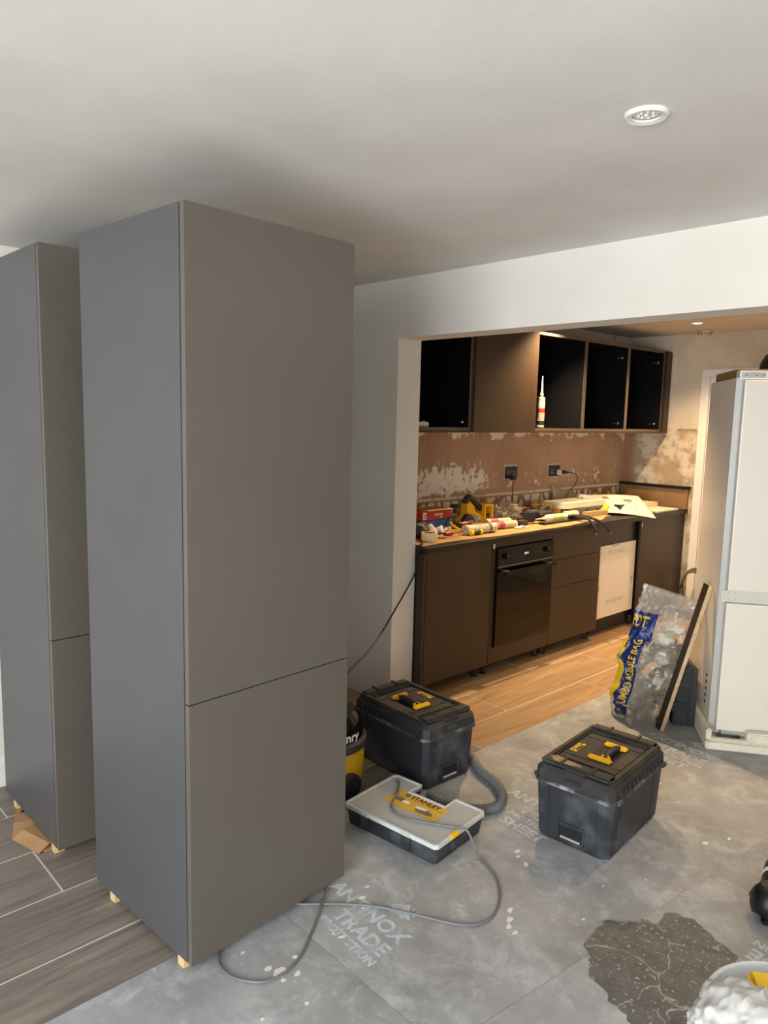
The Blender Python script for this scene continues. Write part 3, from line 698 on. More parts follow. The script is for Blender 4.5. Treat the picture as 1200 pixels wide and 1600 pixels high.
t = thing('masking_tape', 'roll of cream masking tape at the left end of the worktop', 'tape', (-2.925, 3.10, WZ))
MB().lathe([(.036, 0), (.047, 0), (.048, .002), (.048, .046), (.047, .048), (.036, .048), (.036, 0)], 32, cap=False).build('tape', M_TAPE, t, smooth=True)
MB().lathe([(.033, .001), (.036, .001), (.036, .047), (.033, .047), (.033, .001)], 32, cap=False).build('core', M_CARD, t, smooth=True)
o = MB().ball((-3.02, 3.13, WZ + .045), .05, .075, .045, 16, .5, 2.5, 4).build('work_glove', M_TOOLD, None, smooth=True); tag(o, 'crumpled dark work glove in front of the blue cartons', 'glove')
def crumple(name, label, cx, cy, w, d, h, m, seed, rz=0, cat='paper', zz=None):
    b = MB(); Q = Matrix.Translation((cx, cy, (zz or WZ) + .001)) @ Matrix.Rotation(rz, 4, 'Z')
    def f(u, v):
        n = noise.noise(Vector((u * 3 + seed, v * 3, seed))); return ((u - .5) * w, (v - .5) * d, h * abs(n) * 1.4 + .001)
    b.grid(f, 14, 14, Q); o = b.build(name, m, None, smooth=True); s = o.modifiers.new('s', 'SOLIDIFY'); s.thickness = .0006; tag(o, label, cat); return o
crumple('crumpled_paper', 'crumpled pale paper behind the masking tape', -3.0, 3.20, .12, .17, .05, M_PAPERL, 2, 0, 'paper', WZ + .03)
def screwdriver(label, p, rz, hm, tip, L=.10, r=.014, shaft=.10, z=0, cat='screwdriver'):
    t = thing('screwdriver', label, cat, (p[0], p[1], WZ + r + z), rz, None)
    MB().lat((0, 0, 0), (0, L, 0), [(r * .3, 0), (r * .8, .04), (r, .12), (r * .8, .3), (r, .5), (r, .75), (r * .7, .9), (r * .7, 1)], 12).build('handle', hm, t, smooth=True)
    if tip:
        MB().lat((0, -.004, 0), (0, .022, 0), [(r * .6, 0), (r * 1.04, .3), (r * 1.04, 1)], 12).build('end_cap', tip, t, smooth=True)
        MB().lat((0, L - .018, 0), (0, L + .004, 0), [(r * 1.04, 0), (r * .9, 1)], 12).build('collar', tip, t, smooth=True)
    MB().cyl((0, L, 0), (0, L + shaft, 0), .003, 8).build('shaft', M_CHROME, t)
    return t
screwdriver('yellow and black screwdriver in front of the nearest white tube', (-2.905, 3.44), R(-2), mat('dark_grip', '2a2b22', .5), M_YELB, .10, .017)
screwdriver('red handled screwdriver below the barcoded blue carton', (-2.985, 3.29), R(-8), M_REDP, None, .075, .014, .12)
screwdriver('thin steel screwdriver with brown grip lying near the tape', (-2.93, 3.19), R(-4), M_BRN, None, .06, .007, .12)
screwdriver('red and black screwdriver lying under the yellow planer', (-3.06, 3.50), R(-12), M_REDP, M_TOOLD, .10, .016, .1, .03)
LIE = R(-90)
def lying(name, label, x, y, rz, body, **k):
    r = k.get('r', .0245); return cartridge(name, label, (x, y, WZ + r + k.pop('dz', 0)), (R(-90), 0, rz), body, **k)
TXC = mat('tube_print', 'c8bfa0', .5, col2='7c7768', nscale=60, lo=.55, hi=.62)
lying('sealant_tube', 'fat white printed tube lying nearest the worktop edge, behind the yellow screwdriver', -2.945, 3.435, R(-6), TXC, r=.030, L=.26, nozzle=False, stripe=[(.0, .012, M_WHITEP), (.248, .256, M_CREAM), (.19, .215, M_INK)])
lying('sealant_tube', 'second tube from the left, grey with magenta label, beside the fat white one', -2.985, 3.75, R(-5), mat('tube_grey', '9b958a', .4), r=.024, L=.22, nozzle=False, stripe=[(.05, .10, mat('magenta', 'a8385a', .5)), (.10, .2, mat('tube_beige', 'b9ac90', .5)), (.205, .22, M_CREAM)])
lying('sealant_tube', 'clear ribbed tube with pink label behind the two printed tubes', -3.06, 3.78, R(-14), mat('tube_pale', 'b9b2a4', .3), r=.024, L=.2, nozzle=False, stripe=[(.03, .09, mat('pink', 'b65068', .5))], dz=.012)
lying('sealant_tube', 'white tube with green label and cream nozzle pointing left', -2.99, 4.60, R(176), M_WHITEP, r=.0245, L=.22, cap=M_CREAM, stripe=[(.04, .17, mat('green_label', 'b8c48a', .5))], nlen=.09)
lying('sealant_tube', 'short yellow-cream roller lying right of the green label tube', -3.04, 4.66, R(-15), M_TAPE, r=.026, L=.12, nozzle=False, dz=.0, cat='roller')
# wide blade/black strip under the green tube
o = MB().box((-2.955, 4.22, WZ), (-2.905, 4.72, WZ + .014), ch=.002).build('metal_rule', M_BLACKM); tag(o, 'flat black bar lying along the worktop edge below the green tube', 'metal bar')

# planer / circular tool
t = thing('power_planer', 'yellow and black power planer with an empty battery slot, behind the white tubes', 'power tool', (-3.13, 3.70, WZ), R(-8))
MB().box((-.045, -.16, 0), (.045, .14, .012), ch=.002).build('sole_plate', M_CHROME, t)
b = MB(); prof = [(-.10, .015), (-.105, .06), (-.06, .085), (-.055, .16), (-.03, .175), (.0, .15), (.02, .11), (.06, .09), (.09, .07), (.13, .055), (.135, .015)]
b.add([(-.035, p[0], p[1]) for p in prof] + [(.035, p[0], p[1]) for p in prof], [tuple(range(11)), tuple(range(21, 10, -1))] + [(i, (i + 1) % 11, 11 + (i + 1) % 11, 11 + i) for i in range(11)]); b.build('body', M_YEL, t, bevel=.006)
hd = MB().tube(smooth_path([(0, -.055, .165), (0, -.03, .20), (0, .01, .19), (0, .06, .15), (0, .10, .115)], 4), .02, 12).build('handle', M_BLACKP, t, smooth=True)
MB().tube([(.012, -.02, .205), (.012, .02, .195), (.012, .05, .168)], .012, 8).build('grip_pad', mat('dusty_grip', '4a4337', .6), hd, smooth=True)
b = MB().box((-.04, .085, .03), (.045, .10, .155)).box((-.04, .15, .03), (.045, .165, .155)).box((-.04, .10, .14), (.045, .15, .155)).box((-.04, .10, .03), (.045, .15, .045)); b.build('battery_bay', M_YEL, t, bevel=.003)
MB().box((-.03, .10, .07), (.025, .15, .09)).build('terminal_block', M_BLACKP, t)
MB().lat((.036, -.06, .05), (.075, -.06, .05), [(.05, 0), (.05, .5), (.044, .8), (.03, 1)], 24).build('motor_housing', M_BLACKP, t, smooth=True)
lb = MB().box((.076, -.085, .035), (.0775, -.035, .062)).build('rating_label', mat('label_dull', '8d8474', .5), t)
MB().lat((.036, .01, .045), (.05, .01, .045), [(.042, 0), (.042, .7), (.036, 1)], 24).build('chrome_guard', M_CHROME, t, smooth=True)
MB().lathe([(.012, .10), (.012, .13), (.03, .135), (.032, .15), (.024, .16), (.001, .162)], 20, Matrix.Translation((0, -.13, 0))).build('depth_knob', M_BLACKP, t, smooth=True)
t = thing('spring_clamp', 'small yellow and black clamp left of the planer', 'clamp', (-3.035, 3.42, WZ), R(-20))
MB().prism([(-.02, -.04), (.02, -.05), (.025, .05), (-.01, .06)], 0, .022).build('jaw', M_YEL, t, bevel=.003)
MB().tube(smooth_path([(.0, -.04, .02), (.0, -.045, .06), (0, -.02, .1), (0, .02, .11)]), .008, 8).build('frame', M_BLACKP, t, smooth=True)
MB().tube([(.012, .05, .02), (.01, .0, .05), (.008, -.02, .075)], .007, 8).build('lever', M_YEL, t, smooth=True)
# zip bag of fixings: wrinkled clear film over small screws
t = thing('fixings_bag', 'clear bag of small screws and fixings in the middle of the worktop', 'bag', (-3.12, 4.03, WZ)); t.scale = (1.25, 1.1, 1.6)
MB().ball((0, 0, .05), .07, .13, .042, 28, .7, 4.5, 3).build('film', film('bag_film', '9a9488', .35), t, smooth=True)
b = MB(); random.seed(3)
for k in range(60):
    x, y = random.uniform(-.045, .045), random.uniform(-.09, .09); z = random.uniform(.005, .045); a = random.uniform(0, 6.28)
    b.cyl((x, y, z), (x + .02 * math.cos(a), y + .02 * math.sin(a), z + random.uniform(-.004, .006)), .003, 6)
b.build('screws', M_CHROME, t, kind='stuff')
# black tools beyond the bag
def drill(label, x, y, rz, body, seed):
    t = thing('cordless_drill', label, 'power tool', (x, y, WZ), rz)
    MB().lat((0, -.09, .035), (0, .07, .035), [(.022, 0), (.030, .08), (.032, .6), (.026, .8), (.016, .86), (.015, 1)], 16).build('motor_body', body, t, smooth=True)
    MB().lat((0, .07, .035), (0, .12, .035), [(.017, 0), (.018, .5), (.009, 1)], 16).build('chuck', M_BLACKM, t, smooth=True)
    MB().tube([(0, -.03, .035), (.05, -.04, .028), (.10, -.05, .028)], .02, 10).build('grip', M_BLACKP, t, smooth=True)
    MB().box((.09, -.10, .0), (.14, .01, .05), ch=.006).build('battery', M_BLACKP, t)
    t.scale = (1.3, 1.3, 1.3)
    return t
drill('black cordless drill with yellow motor housing lying behind the small tubes', -3.20, 4.36, R(-25), M_YEL, 1)
drill('black cordless drill with dark housing lying nearest the fixings bag', -3.13, 4.30, R(160), M_BLACKP, 2)
drill('second yellow and black drill at the left end of the long white carton', -3.18, 4.66, R(-60), M_YEL, 3)
t = thing('yellow_level', 'yellow spirit level lying against the wall behind the tools', 'spirit level', (-3.335, 4.15, WZ), R(1))
MB().box((-.012, -.3, 0), (.012, .3, .06), ch=.002).build('beam', M_YEL, t); MB().box((.0125, -.03, .02), (.014, .03, .042)).build('vial', M_GLASSY, t)
t = thing('tool_pouch', 'dark canvas tool pouch in front of the drills', 'pouch', (-3.08, 4.46, WZ), R(10)); t.scale = (1.1, 1.2, 1.5)
MB().ball((0, 0, .03), .05, .10, .035, 20, .5, 3, 8).build('pouch_body', mat('canvas', '26231d', .8, bump=.3), t, smooth=True)
MB().box((-.01, -.06, .05), (.02, .04, .062), ch=.003).build('flap', mat('tan_strap', '5e4c32', .7), t)
t = thing('small_battery', 'small dark ribbed battery pack beside the printed tubes', 'battery', (-2.99, 4.07, WZ), R(5))
MB().box((-.03, -.045, 0), (.03, .045, .035), ch=.005).build('case', mat('dusty_pack', '3c3424', .6), t)
MB().box((.03, -.03, .008), (.032, .0, .026)).build('label_plate', M_BLACKP, t)
crumple('paper_scrap', 'torn cream paper scrap in front of the small battery', -2.935, 3.99, .05, .12, .01, M_PAPER, 9)
t = thing('red_pencil', 'reddish carpenter pencil lying beside the small battery', 'pencil', (-3.0, 4.16, WZ), R(-15)); MB().box((-.005, 0, 0), (.005, .15, .008)).build('shaft', mat('pencil_red', '8a4a34', .6), t); MB().lat((0, .15, .004), (0, .17, .004), [(.0045, 0), (.0008, 1)], 6).build('tip', M_PINE, t)
# long white carton on grey tool case
t = thing('grey_case', 'grey flat tool case under the long white carton', 'tool case', (-3.12, 4.98, WZ), R(-3))
MB().box((-.085, -.26, 0), (.085, .23, .062), ch=.004).build('case', mat('grey_case_plastic', '62655f', .5), t)
for y in (-.02, .12): MB().lat((.085, y, .03), (.096, y, .03), [(.02, 0), (.02, .6), (.012, 1)], 14).build('catch', M_BLACKP, t, smooth=True)
t = thing('white_carton', 'long white carton resting on the grey case, right of the drills', 'box', (-3.14, 4.96, WZ + .063), R(-2))
MB().box((-.10, -.29, 0), (.10, .25, .043), ch=.001).build('carton', M_PAPER, t)
t = thing('tape_measure', 'yellow tape measure at the end of the white carton', 'tape measure', (-3.0, 5.17, WZ), R(15))
MB().lat((-.018, 0, .036), (.018, 0, .036), [(.033, 0), (.036, .15), (.036, .85), (.033, 1)], 20).build('case', M_YELB, t, smooth=True)
MB().tube([(0, .02, .004), (0, .07, .003)], .003, 6).build('blade', M_CHROME, t)
t = thing('ruler_box', 'clear plastic box lying in front of the grey case', 'box', (-2.99, 5.0, WZ), R(-4)); MB().box((-.025, -.13, 0), (.025, .13, .035), ch=.003).build('case', mat('beige_clear', 'a8946e', .3), t)
t = thing('battery_pack', 'black power tool battery standing beside the yellow tape measure', 'battery', (-2.955, 5.29, WZ), R(5))
MB().box((-.04, -.058, 0), (.04, .058, .05), ch=.008).build('cell_case', M_BLACKP, t); MB().box((-.03, -.045, .05), (.03, .045, .068), ch=.004).build('slide_rail', M_BLACKP, t)
# water pump pliers hanging over the worktop edge
t = thing('pliers', 'pair of black handled pliers hanging over the worktop edge', 'pliers', (-2.86, 4.60, WZ + .02))
MB().tube(smooth_path([(-.08, .0, .01), (-.02, .03, .012), (.055, .06, .005), (.12, .10, -.03), (.15, .145, -.09)], 4), .011, 8, rad=lambda i: .013 if i < 8 else .009).build('handle', M_BLACKP, t, smooth=True)
MB().tube(smooth_path([(-.08, .02, .0), (-.02, .01, .004), (.055, .01, .0), (.105, .005, -.04), (.12, .01, -.09)], 4), .010, 8).build('handle', M_BLACKP, t, smooth=True)
MB().prism([(-.11, -.005), (-.08, -.018), (-.05, -.01), (-.06, .03), (-.10, .03)], -.008, .016).build('jaw', M_BLACKM, t, bevel=.003)
for p in ((.15, .147, -.094), (.12, .01, -.094)): MB().ball(p, .0085, n=10).build('tip', M_CHROME, t, smooth=True)
# papers and plans
def leaf(name, label, corners, m, bend, marks=None, cat='paper'):
    """corners: four points p00 p10 p11 p01; bilinear with a bend upward along z"""
    P = [Vector(c) for c in corners]; b = MB()
    def f(u, v):
        p = P[0] * (1 - u) * (1 - v) + P[1] * u * (1 - v) + P[2] * u * v + P[3] * (1 - u) * v
        return p + Vector((0, 0, bend * (math.sin(math.pi * u) * .6 + math.sin(math.pi * v) * .4)))
    b.grid(f, 16, 16)
    t = thing(name, label, cat); o = b.build('sheet', m, t, smooth=True); s = o.modifiers.new('s', 'SOLIDIFY'); s.thickness = .001
    n = (P[1] - P[0]).cross(P[3] - P[0]).normalized()
    if n.z < 0: n = -n
    if marks:
        bb = MB()
        for (u0, v0, u1, v1) in marks: bb.grid(lambda a, c: Vector(f(u0 + (u1 - u0) * a, v0 + (v1 - v0) * c)) + n * .0022, 4, 4)
        bb.build('printed_marks', M_INK, t)
    return t
MK = [(.35, .72, .45, .86), (.36, .60, .37, .70), (.66, .62, .80, .74), (.66, .55, .78, .57), (.2, .42, .50, .43), (.2, .36, .44, .37), (.2, .30, .46, .31), (.3, .46, .31, .56), (.42, .46, .43, .56), (.6, .35, .7, .36), (.08, .10, .14, .17), (.2, .2, .4, .21), (.75, .2, .76, .45), (.55, .1, .8, .11)]
leaf('kitchen_plan', 'large cream plan sheet with line drawings draped over the worktop edge', [(-3.03, 5.10, WZ + .012), (-2.68, 5.36, WZ - .016), (-2.98, 5.62, WZ + .115), (-3.24, 5.12, WZ + .12)], M_PAPER, .018, MK, 'plan')
leaf('folded_leaflet', 'pale lilac folded leaflet standing between the white carton and the large plan', [(-3.05, 5.17, WZ + .002), (-3.02, 5.40, WZ + .002), (-3.13, 5.37, WZ + .09), (-3.20, 5.08, WZ + .14)], M_PAPERL, .012)
leaf('paper_sheet', 'large brownish paper sheet standing against the wall behind the white carton', [(-3.33, 5.0, WZ), (-3.30, 5.75, WZ), (-3.38, 5.60, WZ + .07), (-3.385, 4.98, WZ + .20)], mat('tan_paper', 'b9a78e', .8), -.02)

# ================================================================ TOOLBOXES
def toolbox(label, loc, rz):
    t = thing('toolbox', label, 'toolbox', loc, rz)
    a, c, k = .149, .236, .022                     # half width, half length, corner chamfer
    def oct_(a, c, k): return [(a - k, -c), (a, -c + k), (a, c - k), (a - k, c), (-a + k, c), (-a, c - k), (-a, -c + k), (-a + k, -c)]
    b = MB(); b.loft([[(x, y, z) for x, y in oct_(aa, cc, kk)] for z, aa, cc, kk in ((.0, a - .008, c - .008, k), (.012, a - .002, c - .002, k), (.225, a + .008, c + .008, k))]); b.build('body', M_TOOL, t, bevel=.002)
    # rim band
    MB().loft([[(x, y, z) for x, y in oct_(aa, cc, k + .002)] for z, aa, cc in ((.222, a + .006, c + .006), (.226, a + .017, c + .017), (.236, a + .017, c + .017), (.24, a + .008, c + .008))]).build('rim', mat('dusty_rim', '3b3e42', .55, col2='9a9c9d', nscale=16, lo=.5, hi=.72), t)
    lid = MB(); lid.loft([[(x, y, z) for x, y in oct_(aa, cc, kk)] for z, aa, cc, kk in ((.238, a + .012, c + .012, k), (.275, a + .010, c + .010, k), (.292, a - .006, c - .004, k - .004))]); lid = lid.build('lid', M_TOOLTOP, t, bevel=.003)
    # raised end bands and side ridges on lid
    for s in (-1, 1):
        MB().box((-a + .012, s * (c - .062), .288), (a - .012, s * (c - .012), .312), ch=.007).build('end_ridge', M_TOOLTOP, t)
        MB().box((-a + .03, s * (c - .085), .290), (a - .03, s * (c - .074), .308), ch=.004).build('ridge_bar', M_TOOLTOP, t)
        MB().box((s * (a - .012) - .014, -c + .02, .286), (s * (a - .012) + .014, c - .02, .305), ch=.006).build('side_ridge', M_TOOLTOP, t)
        for dx in (-.06, .06): MB().box((dx - .006, s * (c - .06), .308), (dx + .006, s * (c - .008), .317), ch=.002).build('ridge_notch', M_TOOLTOP, t)
        MB().box((-.045, s * (c + .004), .266), (.045, s * (c - .012), .300), ch=.005).build('latch', M_TOOLTOP, t)
        MB().box((-.035, s * (c + .014), .25), (.035, s * (c - .002), .272), ch=.003).build('latch', M_TOOL, t)
        # vertical ribs on short faces and carry recess low down
        for dx in (-a + .052, a - .052):
            b = MB(); y0 = s * (c - .006); b.loft([[(dx - .0035, s * (yy - .006), z), (dx + .0035, s * (yy - .006), z), (dx + .0035, s * (yy + .004), z), (dx - .0035, s * (yy + .004), z)] for z, yy in ((.01, c - .003), (.222, c + .007))]); b.build('rib', M_TOOL, t)
        pk = MB(); yy = c - .001
        pk.box((-.055, s * (yy - .01), .022), (-.048, s * (yy + .008), .092)).box((.048, s * (yy - .01), .022), (.055, s * (yy + .008), .092)).box((-.055, s * (yy - .01), .085), (.055, s * (yy + .008), .092)).box((-.055, s * (yy - .01), .022), (.055, s * (yy + .008), .030))
        pk = pk.build('carry_recess', M_TOOL, t, bevel=.002)
        MB().box((-.048, s * (yy - .012), .03), (.048, s * (yy + .002), .085)).build('recess_back', M_TOOLD, pk)
        MB().box((-.04, s * (yy + .001), .031), (.04, s * (yy + .008), .037)).build('dust_line', mat('dust_pale', 'a9a9a4', .9), pk)
        # long side: row of hinge teeth below the lid, corner catches
        for i in range(11):
            y = -c + .06 + i * (2 * c - .12) / 10
            MB().box((s * (a + .004), y - .008, .240), (s * (a + .018), y + .006, .262), ch=.003).build('tooth', M_TOOLTOP, t)
        for y in (-c + .03, c - .03): MB().cyl((s * (a + .018), y - .012, .232), (s * (a + .018), y + .012, .232), .010, 10).build('pivot', M_TOOL, t, smooth=True)
        for y in (-c + .08, c - .08): MB().loft([[(s * (aa - .004), y - .003, z), (s * (aa - .004), y + .003, z), (s * (aa + .003), y + .003, z), (s * (aa + .003), y - .003, z)] for z, aa in ((.012, a - .002), (.222, a + .008))]).build('rib', M_TOOL, t)
    # centre panel, handle well, handle
    MB().box((-a + .03, -c + .09, .288), (a - .03, c - .09, .2975), ch=.003).build('centre_panel', M_TOOLTOP, t)
    hx = .022
    MB().box((hx - .052, -.078, .2975), (hx + .052, .078, .2982)).build('handle_well', M_TOOLD, t)
    h = MB().tube([(hx + .018, -.062, .306), (hx + .018, -.03, .315), (hx + .018, .03, .315), (hx + .018, .062, .306)], .013, 12).build('handle', M_BLACKP, t, smooth=True)
    for s in (-1, 1):
        e = MB().box((hx - .045, s * .062, .2985), (hx + .048, s * .086, .312), ch=.004); e.box((hx + .0, s * .048, .300), (hx + .036, s * .066, .318), ch=.005); e.build('yellow_end', M_YELB if s > 0 else M_YEL, h, label='yellow handle end')
    for s in (-1, 1): MB().box((-a + .035, s * .098, .2975), (a - .035, s * .101, .3005)).build('groove_line', M_TOOL, t)
    pl = MB().box((-a + .036, -.072, .2975), (-a + .074, .028, .2985), ch=.0004).build('badge', M_TOOLD, t)
    text('badge_text', 'STANLEY', .021, M_YELB, pl, frame((-a + .056, -.067, .2987), (0, 1, 0), (-1, 0, 0)), .0007)
    MB().box((-a + .058, -.067, .2985), (-a + .071, .023, .2992)).build('badge_bar', M_YELB, pl)
    text('badge_text', 'FATMAX', .014, M_TOOLD, pl, frame((-a + .0695, -.052, .2996), (0, 1, 0), (-1, 0, 0)), .0005)
    return t
tb = toolbox('dusty black toolbox standing alone in the middle of the grey floor', (-1.428, 2.548, .0026), R(5.5))
M_DUST2 = mat('sawdust_fine', 'b99c6a', .95, col2='8d7a58', nscale=60)
bs = blotch('sawdust', [(-.10, -.215), (-.02, -.217), (.01, -.20), (-.03, -.182), (-.10, -.180), (-.125, -.195)], M_DUST2, tb, Matrix.Identity(4), .3122, .0012, .010, 3, 8); bs['kind'] = 'stuff'
toolbox('black toolbox beside the wall opening, behind the flat organiser case', (-2.282, 2.352, .0026), R(-92))

# organiser case
t = thing('organiser_case', 'flat organiser case with clear lid and yellow label, in front of the tall cabinet', 'organiser case', (-1.892, 1.968, .0026), R(7))
Wc, Dc, Hc = .226, .162, .062
def shell(w, d, k=.012, nd=.075, nw=.085):
    return [(-w + k, -d), (w - k, -d), (w, -d + k), (w, d - k), (w - k, d), (nw, d), (nw, d - nd), (-nw, d - nd), (-nw, d), (-w + k, d), (-w, d - k), (-w, -d + k)]
MB().prism(shell(Wc - .012, Dc - .012), 0, Hc, top=shell(Wc - .004, Dc - .004)).build('tray', M_TOOL, t, bevel=.003)
b = MB()
for i in range(1, 6): b.box((-Wc + .012 + i * .076, -Dc + .01, Hc), (-Wc + .015 + i * .076, Dc - .09, Hc + .010))
b.box((-Wc + .01, -.03, Hc), (Wc - .01, -.027, Hc + .010)); b.build('divider', mat('divider_grey', '9aa0a2', .4), t)
MB().prism(shell(Wc - .015, Dc - .015), Hc, Hc + .002).build('tray_floor', mat('tray_floor', '9b9b97', .6, col2='7b7a75', nscale=12), t)
ld = MB().prism(shell(Wc, Dc), Hc + .006, Hc + .0175).build('lid', M_GLASSY, t, bevel=.003)
rim = MB(); P0 = shell(Wc + .001, Dc + .001); P1 = shell(Wc - .010, Dc - .010, .01, .078, .092)
n = len(P0); rim.add([(x, y, Hc + .005) for x, y in P0] + [(x, y, Hc + .021) for x, y in P0] + [(x, y, Hc + .021) for x, y in P1] + [(x, y, Hc + .014) for x, y in P1],
    [((i), (i + 1) % n, n + (i + 1) % n, n + i) for i in range(n)] + [(n + i, n + (i + 1) % n, 2 * n + (i + 1) % n, 2 * n + i) for i in range(n)] + [(2 * n + i, 2 * n + (i + 1) % n, 3 * n + (i + 1) % n, 3 * n + i) for i in range(n)])
rim.build('lid_rim', mat('frosted_rim', 'c9cdcc', .35), t, bevel=.0015)
lb = MB().box((-.13, -.035, Hc + .0178), (.115, .075, Hc + .0188)).build('label_panel', mat('label_yellow', 'd7b23a', .5, col2='cba22e', nscale=10), t)
text('label_text', 'STANLEY', .034, M_TOOLD, lb, frame((-.055, .045, Hc + .019), (1, 0, 0), (0, 1, 0)), .0009)
b = MB(); b.box((-.12, .036, Hc + .0188), (.11, .038, Hc + .0192)); b.box((-.085, .046, Hc + .0188), (-.062, .066, Hc + .0190)); b.build('label_rule', M_INK, lb)
MB().ball((-.08, .012, Hc + .019), .028, .014, .0012, 14, .3, 4, 2).build('label_picture', M_INK, lb); MB().ball((.05, -.005, Hc + .019), .038, .018, .0012, 14, .3, 4, 5).build('label_picture', M_INK, lb)
b = MB().ball((-.05, .01, Hc + .0192), .02, .01, .0012, 12, .3, 4, 7).ball((.03, .008, Hc + .0192), .03, .012, .0012, 12); b.build('label_highlight', M_WHITEPRINT, lb)
for x in (-.115, .085):
    l = MB().box((x - .022, -Dc - .006, .020), (x + .022, -Dc + .004, Hc + .016), ch=.003).build('latch', M_TOOL, t)
    MB().box((x - .022, -Dc - .008, Hc + .008), (x + .022, -Dc + .004, Hc + .018), ch=.002).build('latch_top', mat('frosted_rim', 'c9cdcc'), l)
MB().box((Wc - .004, -.07, .030), (Wc + .008, -.02, Hc + .004), ch=.003).build('side_catch', M_TOOL, t)
MB().box((Wc - .012, -.075, Hc + .006), (Wc + .006, -.022, Hc + .024), ch=.004).build('yellow_latch', M_YELB, t)
MB().box((-.07, Dc - .066, .03), (.07, Dc - .04, .05), ch=.005).build('handle', M_BLACKP, t)

# ================================================================ VACUUM
t = thing('vacuum_cleaner', 'yellow and black drum vacuum with grey hose, peeping out behind the tall cabinet', 'vacuum cleaner', (-2.395, 1.927, .0), R(-38))
r = .165
MB().lathe([(r * .98, .03), (r, .04), (r, .19), (r * .97, .20)], 48).build('drum', M_YELD, t, smooth=True)
MB().lathe([(r * 1.02, .19), (r * 1.06, .195), (r * 1.06, .225), (r * .99, .235)], 48).build('bumper_band', mat('grey_band', '3a3834', .5), t, smooth=True)
MB().lathe([(r * .97, .23), (r * .96, .27), (r * .90, .31), (r * .74, .345), (r * .4, .358), (.001, .36)], 48).build('head', mat('gloss_black', '0c0b0b', .18), t, smooth=True)
def wraph(v, rr=r * .975): a = v.x / rr; return Vector(((rr + v.z) * math.cos(a), (rr + v.z) * math.sin(a), .243 + v.y))
text('name_text', 'Henry', .056, M_WHITEPRINT, t, Matrix.Identity(4), .0012, align='RIGHT', ext=.0008, warp=lambda v: wraph(Vector((v.x + .158, v.y, v.z))))
for a in (35, -110, 145, -35):
    q = Matrix.Rotation(R(a), 4, 'Z')
    wl = MB().lat((r * .93, 0, .055), (r * 1.13, 0, .055), [(.05, 0), (.055, .2), (.055, .85), (.045, 1)], 28, M=q).build('wheel', M_BLACKP, t, smooth=True)
MB().box((r * .93, -.02, .11), (r * 1.12, .02, .185), ch=.006).build('hose_socket', M_BLACKP, t)
MB().tube(smooth_path([(-.05, 0, .355), (-.03, 0, .40), (.03, 0, .40), (.05, 0, .355)]), .010, 8).build('handle', M_BLACKP, t, smooth=True)
# hose: world path converted to local
inv = (Matrix.Translation((-2.395, 1.927, 0)) @ Matrix.Rotation(R(-38), 4, 'Z')).inverted()
hp = smooth_path([(-2.235, 1.86, .14), (-2.20, 1.80, .08), (-2.42, 1.72, .03), (-2.62, 1.95, .024), (-2.62, 2.30, .024), (-2.45, 2.58, .024), (-2.15, 2.575, .024), (-2.0, 2.50, .024), (-1.88, 2.46, .024), (-1.785, 2.39, .024), (-1.75, 2.30, .024), (-1.80, 2.22, .024), (-1.92, 2.158, .026), (-2.0, 2.17, .024)], 22)
# the last stretch stays outside the organiser
pts = []
for i, p in enumerate(hp): pts.append(inv @ Vector(p))
MB().tube(pts, .019, 14, rad=lambda i: .0205 if i % 2 else .0178).build('hose', M_HOSE, t, smooth=True)
# thin mains cable
zc = .008
cab = [(-2.40, 1.76, .05), (-2.33, 1.70, .03), (-2.30, 1.80, .012), (-2.21, 1.95, .012), (-2.155, 2.06, .05), (-2.08, 2.06, .087), (-2.02, 2.0, .089), (-1.95, 1.90, .089), (-1.86, 1.88, .089), (-1.76, 1.93, .089), (-1.68, 1.98, .089), (-1.64, 1.995, .085), (-1.60, 2.0, .02), (-1.55, 1.99, zc), (-1.46, 1.945, zc), (-1.39, 1.87, zc), (-1.35, 1.79, zc), (-1.352, 1.72, zc), (-1.40, 1.665, zc), (-1.47, 1.625, zc), (-1.55, 1.58, zc), (-1.63, 1.53, zc), (-1.705, 1.463, zc), (-1.76, 1.40, zc), (-1.82, 1.34, zc), (-1.92, 1.33, zc), (-1.95, 1.42, zc), (-1.88, 1.48, zc), (-1.80, 1.45, zc + .005), (-1.755, 1.40, zc + .006), (-1.709, 1.346, zc), (-1.66, 1.28, zc), (-1.615, 1.215, zc), (-1.59, 1.15, zc), (-1.592, 1.09, zc), (-1.62, 1.05, zc), (-1.675, 1.015, zc), (-1.735, 1.012, zc), (-1.78, 1.035, zc), (-1.85, 1.10, zc)]
o = MB().tube(smooth_path(cab, 6), .0042, 8).build('mains_cable', M_CABLE, None, smooth=True); tag(o, 'long grey mains cable looping over the organiser case and floor', 'cable')

